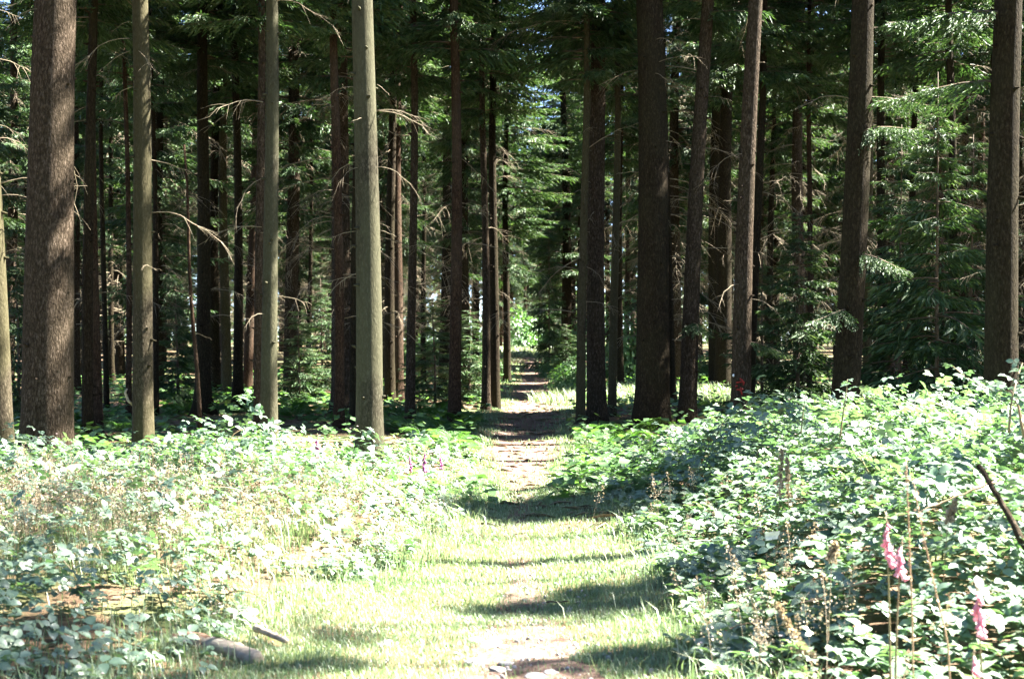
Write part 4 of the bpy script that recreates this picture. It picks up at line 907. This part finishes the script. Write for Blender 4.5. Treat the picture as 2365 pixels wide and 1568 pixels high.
stick('bent_grass', [at(135, 1370, 8.2), at(75, 1322, 8.3), at(20, 1312, 8.4)], .003, .001, 'lower long pale grass stem bent flat at the left edge', 'grass', M_SEED, .002, None, 4)

def stone_mesh(seed):
    r_ = np.random.default_rng(seed); nlat, nlon = 7, 10; V = [[0, 0, 1]]
    for a in range(1, nlat):
        th = PI * a / nlat
        for b in range(nlon): V.append([math.sin(th) * math.cos(2 * PI * b / nlon), math.sin(th) * math.sin(2 * PI * b / nlon), math.cos(th)])
    V.append([0, 0, -1]); V = np.array(V)
    for _ in range(7):
        d = unit(r_.normal(size=3)); k = r_.uniform(.5, .85); s = V @ d; V = V - np.maximum(s - k, 0)[:, None] * d * .9
    V += r_.normal(size=V.shape) * .03; T = []
    for b in range(nlon): T.append([0, 1 + b, 1 + (b + 1) % nlon])
    for a in range(nlat - 2):
        for b in range(nlon):
            p = 1 + a * nlon + b; q = 1 + a * nlon + (b + 1) % nlon; T += [[p, p + nlon, q + nlon], [p, q + nlon, q]]
    e = len(V) - 1; s = 1 + (nlat - 2) * nlon
    for b in range(nlon): T.append([s + b, e, s + (b + 1) % nlon])
    return tri_mesh('stone', V, np.array(T), M_STONE)
STONES = [stone_mesh(k) for k in range(5)]
def stone(px, py, size, flat, label, mat=None, sx=1.0):
    size *= 1.02; d = EYE * 3285 / (py - 784); x = (px - 1182.5) / 3285 * d; me = STONES[rng.integers(5)]
    o = link('stone', me, None, (x, d, g(x, d) + size * flat * .3), (rng.normal(0, .15), rng.normal(0, .15), rng.uniform(0, 6)), (size * sx, size, size * flat)); tag(o, label, 'stone', 'stones lying on and beside the path')
    if mat: o.material_slots[0].link = 'OBJECT'; o.material_slots[0].material = mat
stone(342, 1537, .042, .9, 'round brown stone at the edge of the low brambles in the bottom left', M_LOGBARK)
stone(888, 1481, .045, .45, 'lone flat grey stone in the grass left of the bare earth patch')
stone(1100, 1468, .05, .35, 'flat pale stone at the upper left end of the bare stony patch')
stone(1133, 1476, .065, .35, 'widest flat stone in the upper row of the bare stony patch', None, 1.5)
stone(1160, 1478, .035, .5, 'small grey stone at the right end of the upper stone row')
stone(1068, 1440, .04, .35, 'thin flat stone at the grass edge above the stony patch')
stone(1215, 1503, .07, .35, 'largest white stone in the middle of the bare stony patch', None, 1.3)
stone(1172, 1522, .05, .4, 'pale stone left of the largest white one in the earth patch')
stone(1098, 1522, .06, .45, 'brown edged stone at the lower left of the bare stony patch')
stone(1150, 1541, .06, .4, 'grey stone low in the middle of the bare stony patch')
stone(1240, 1560, .06, .35, 'grey stone at the bottom edge of the photo on the path')
stone(1275, 1553, .045, .4, 'small grey stone right of the one at the bottom edge')
stone(1078, 1402, .045, .3, 'pale flat stone in the grass at the edge of the near shadow')
n = 420; y = 5.6 + 4.6 * rng.random(n) ** 1.4; x = path_c(y) + rng.normal(0, .30, n); s = rng.uniform(.004, .017, n); V0 = np.array([v.co for v in STONES[0].vertices]); T0 = np.array([p.vertices for p in STONES[0].polygons])
sel = np.concatenate([[0], np.arange(1, 61, 1), [61]]); V, T, t = scatter(V0, T0, np.stack([x, y, gz(x, y) + .006], -1), frames(rdir(n), rdir(n)), np.stack([s * 1.3, s, s * .7], -1), rng.random(n)); link('pebbles', tri_mesh('pebbles', V, T, M_STONE, None, t), kind='stuff')

# scrap of white paper caught in the brambles
c = at(1783, 1237, 8.6); k = 32 / 3285 * 8.6 / 2; gx = np.linspace(-1, 1, 6); X2, Y2 = np.meshgrid(gx, gx); Z2 = .18 * np.sin(2.2 * X2 + .6) + .14 * np.cos(3.1 * Y2 + X2) + .08 * rng.normal(size=X2.shape)
V = np.stack([X2 * k * (1 + .12 * Y2), Z2 * k - Y2 * k * .35, Y2 * k * .62 + .12 * k * X2], -1).reshape(-1, 3); i, j = np.meshgrid(np.arange(5), np.arange(5), indexing='ij'); A = (i * 6 + j).ravel(); T = np.concatenate([np.stack([A, A + 1, A + 7], -1), np.stack([A, A + 7, A + 6], -1)])
Vb = V + np.array([0, .0015, 0]); o = link('paper_scrap', tri_mesh('paper_scrap', np.concatenate([V, Vb]), np.concatenate([T, T[:, ::-1] + 36]), M_WHITE, smooth=True), None, tuple(c)); tag(o, 'crumpled white paper scrap caught on the left flank of the right brambles', 'litter')

# buttercups
for px, py, d, label in [(822, 1796 / 2075 * 1568, 8.8, 'left one of two yellow buttercups in the rough grass left of the path'), (846, 1790 / 2075 * 1568, 8.8, 'right one of two yellow buttercups in the rough grass left of the path'),
                         (232, 1464, 8.0, 'yellow buttercup among low brambles at lower left'), (1398, 1128, 14.0, 'yellow buttercup at the rim of the grass below the foxgloves')]:
    p = at(px, py, d); zb = g(p.x, d); o = thing('buttercup', label, 'flower', (p.x, d, zb)); hgt = max(.1, p.z - zb)
    mb = MB(); v, t = tube(np.array([[0, 0, 0], [.01, 0, hgt * .5], [0, 0, hgt]]), np.array([.002, .0016, .0012]), 4); mb.add(v, t); link('stem', mb.mesh('stem', [M_CANE]), o)
    for q in range(5): link('petal', BASAL, o, (0, 0, hgt), (0, -.5, q * 1.2566), .075).material_slots[0].link = 'OBJECT'; C.objects[-1].material_slots[0].material = M_YELLOW
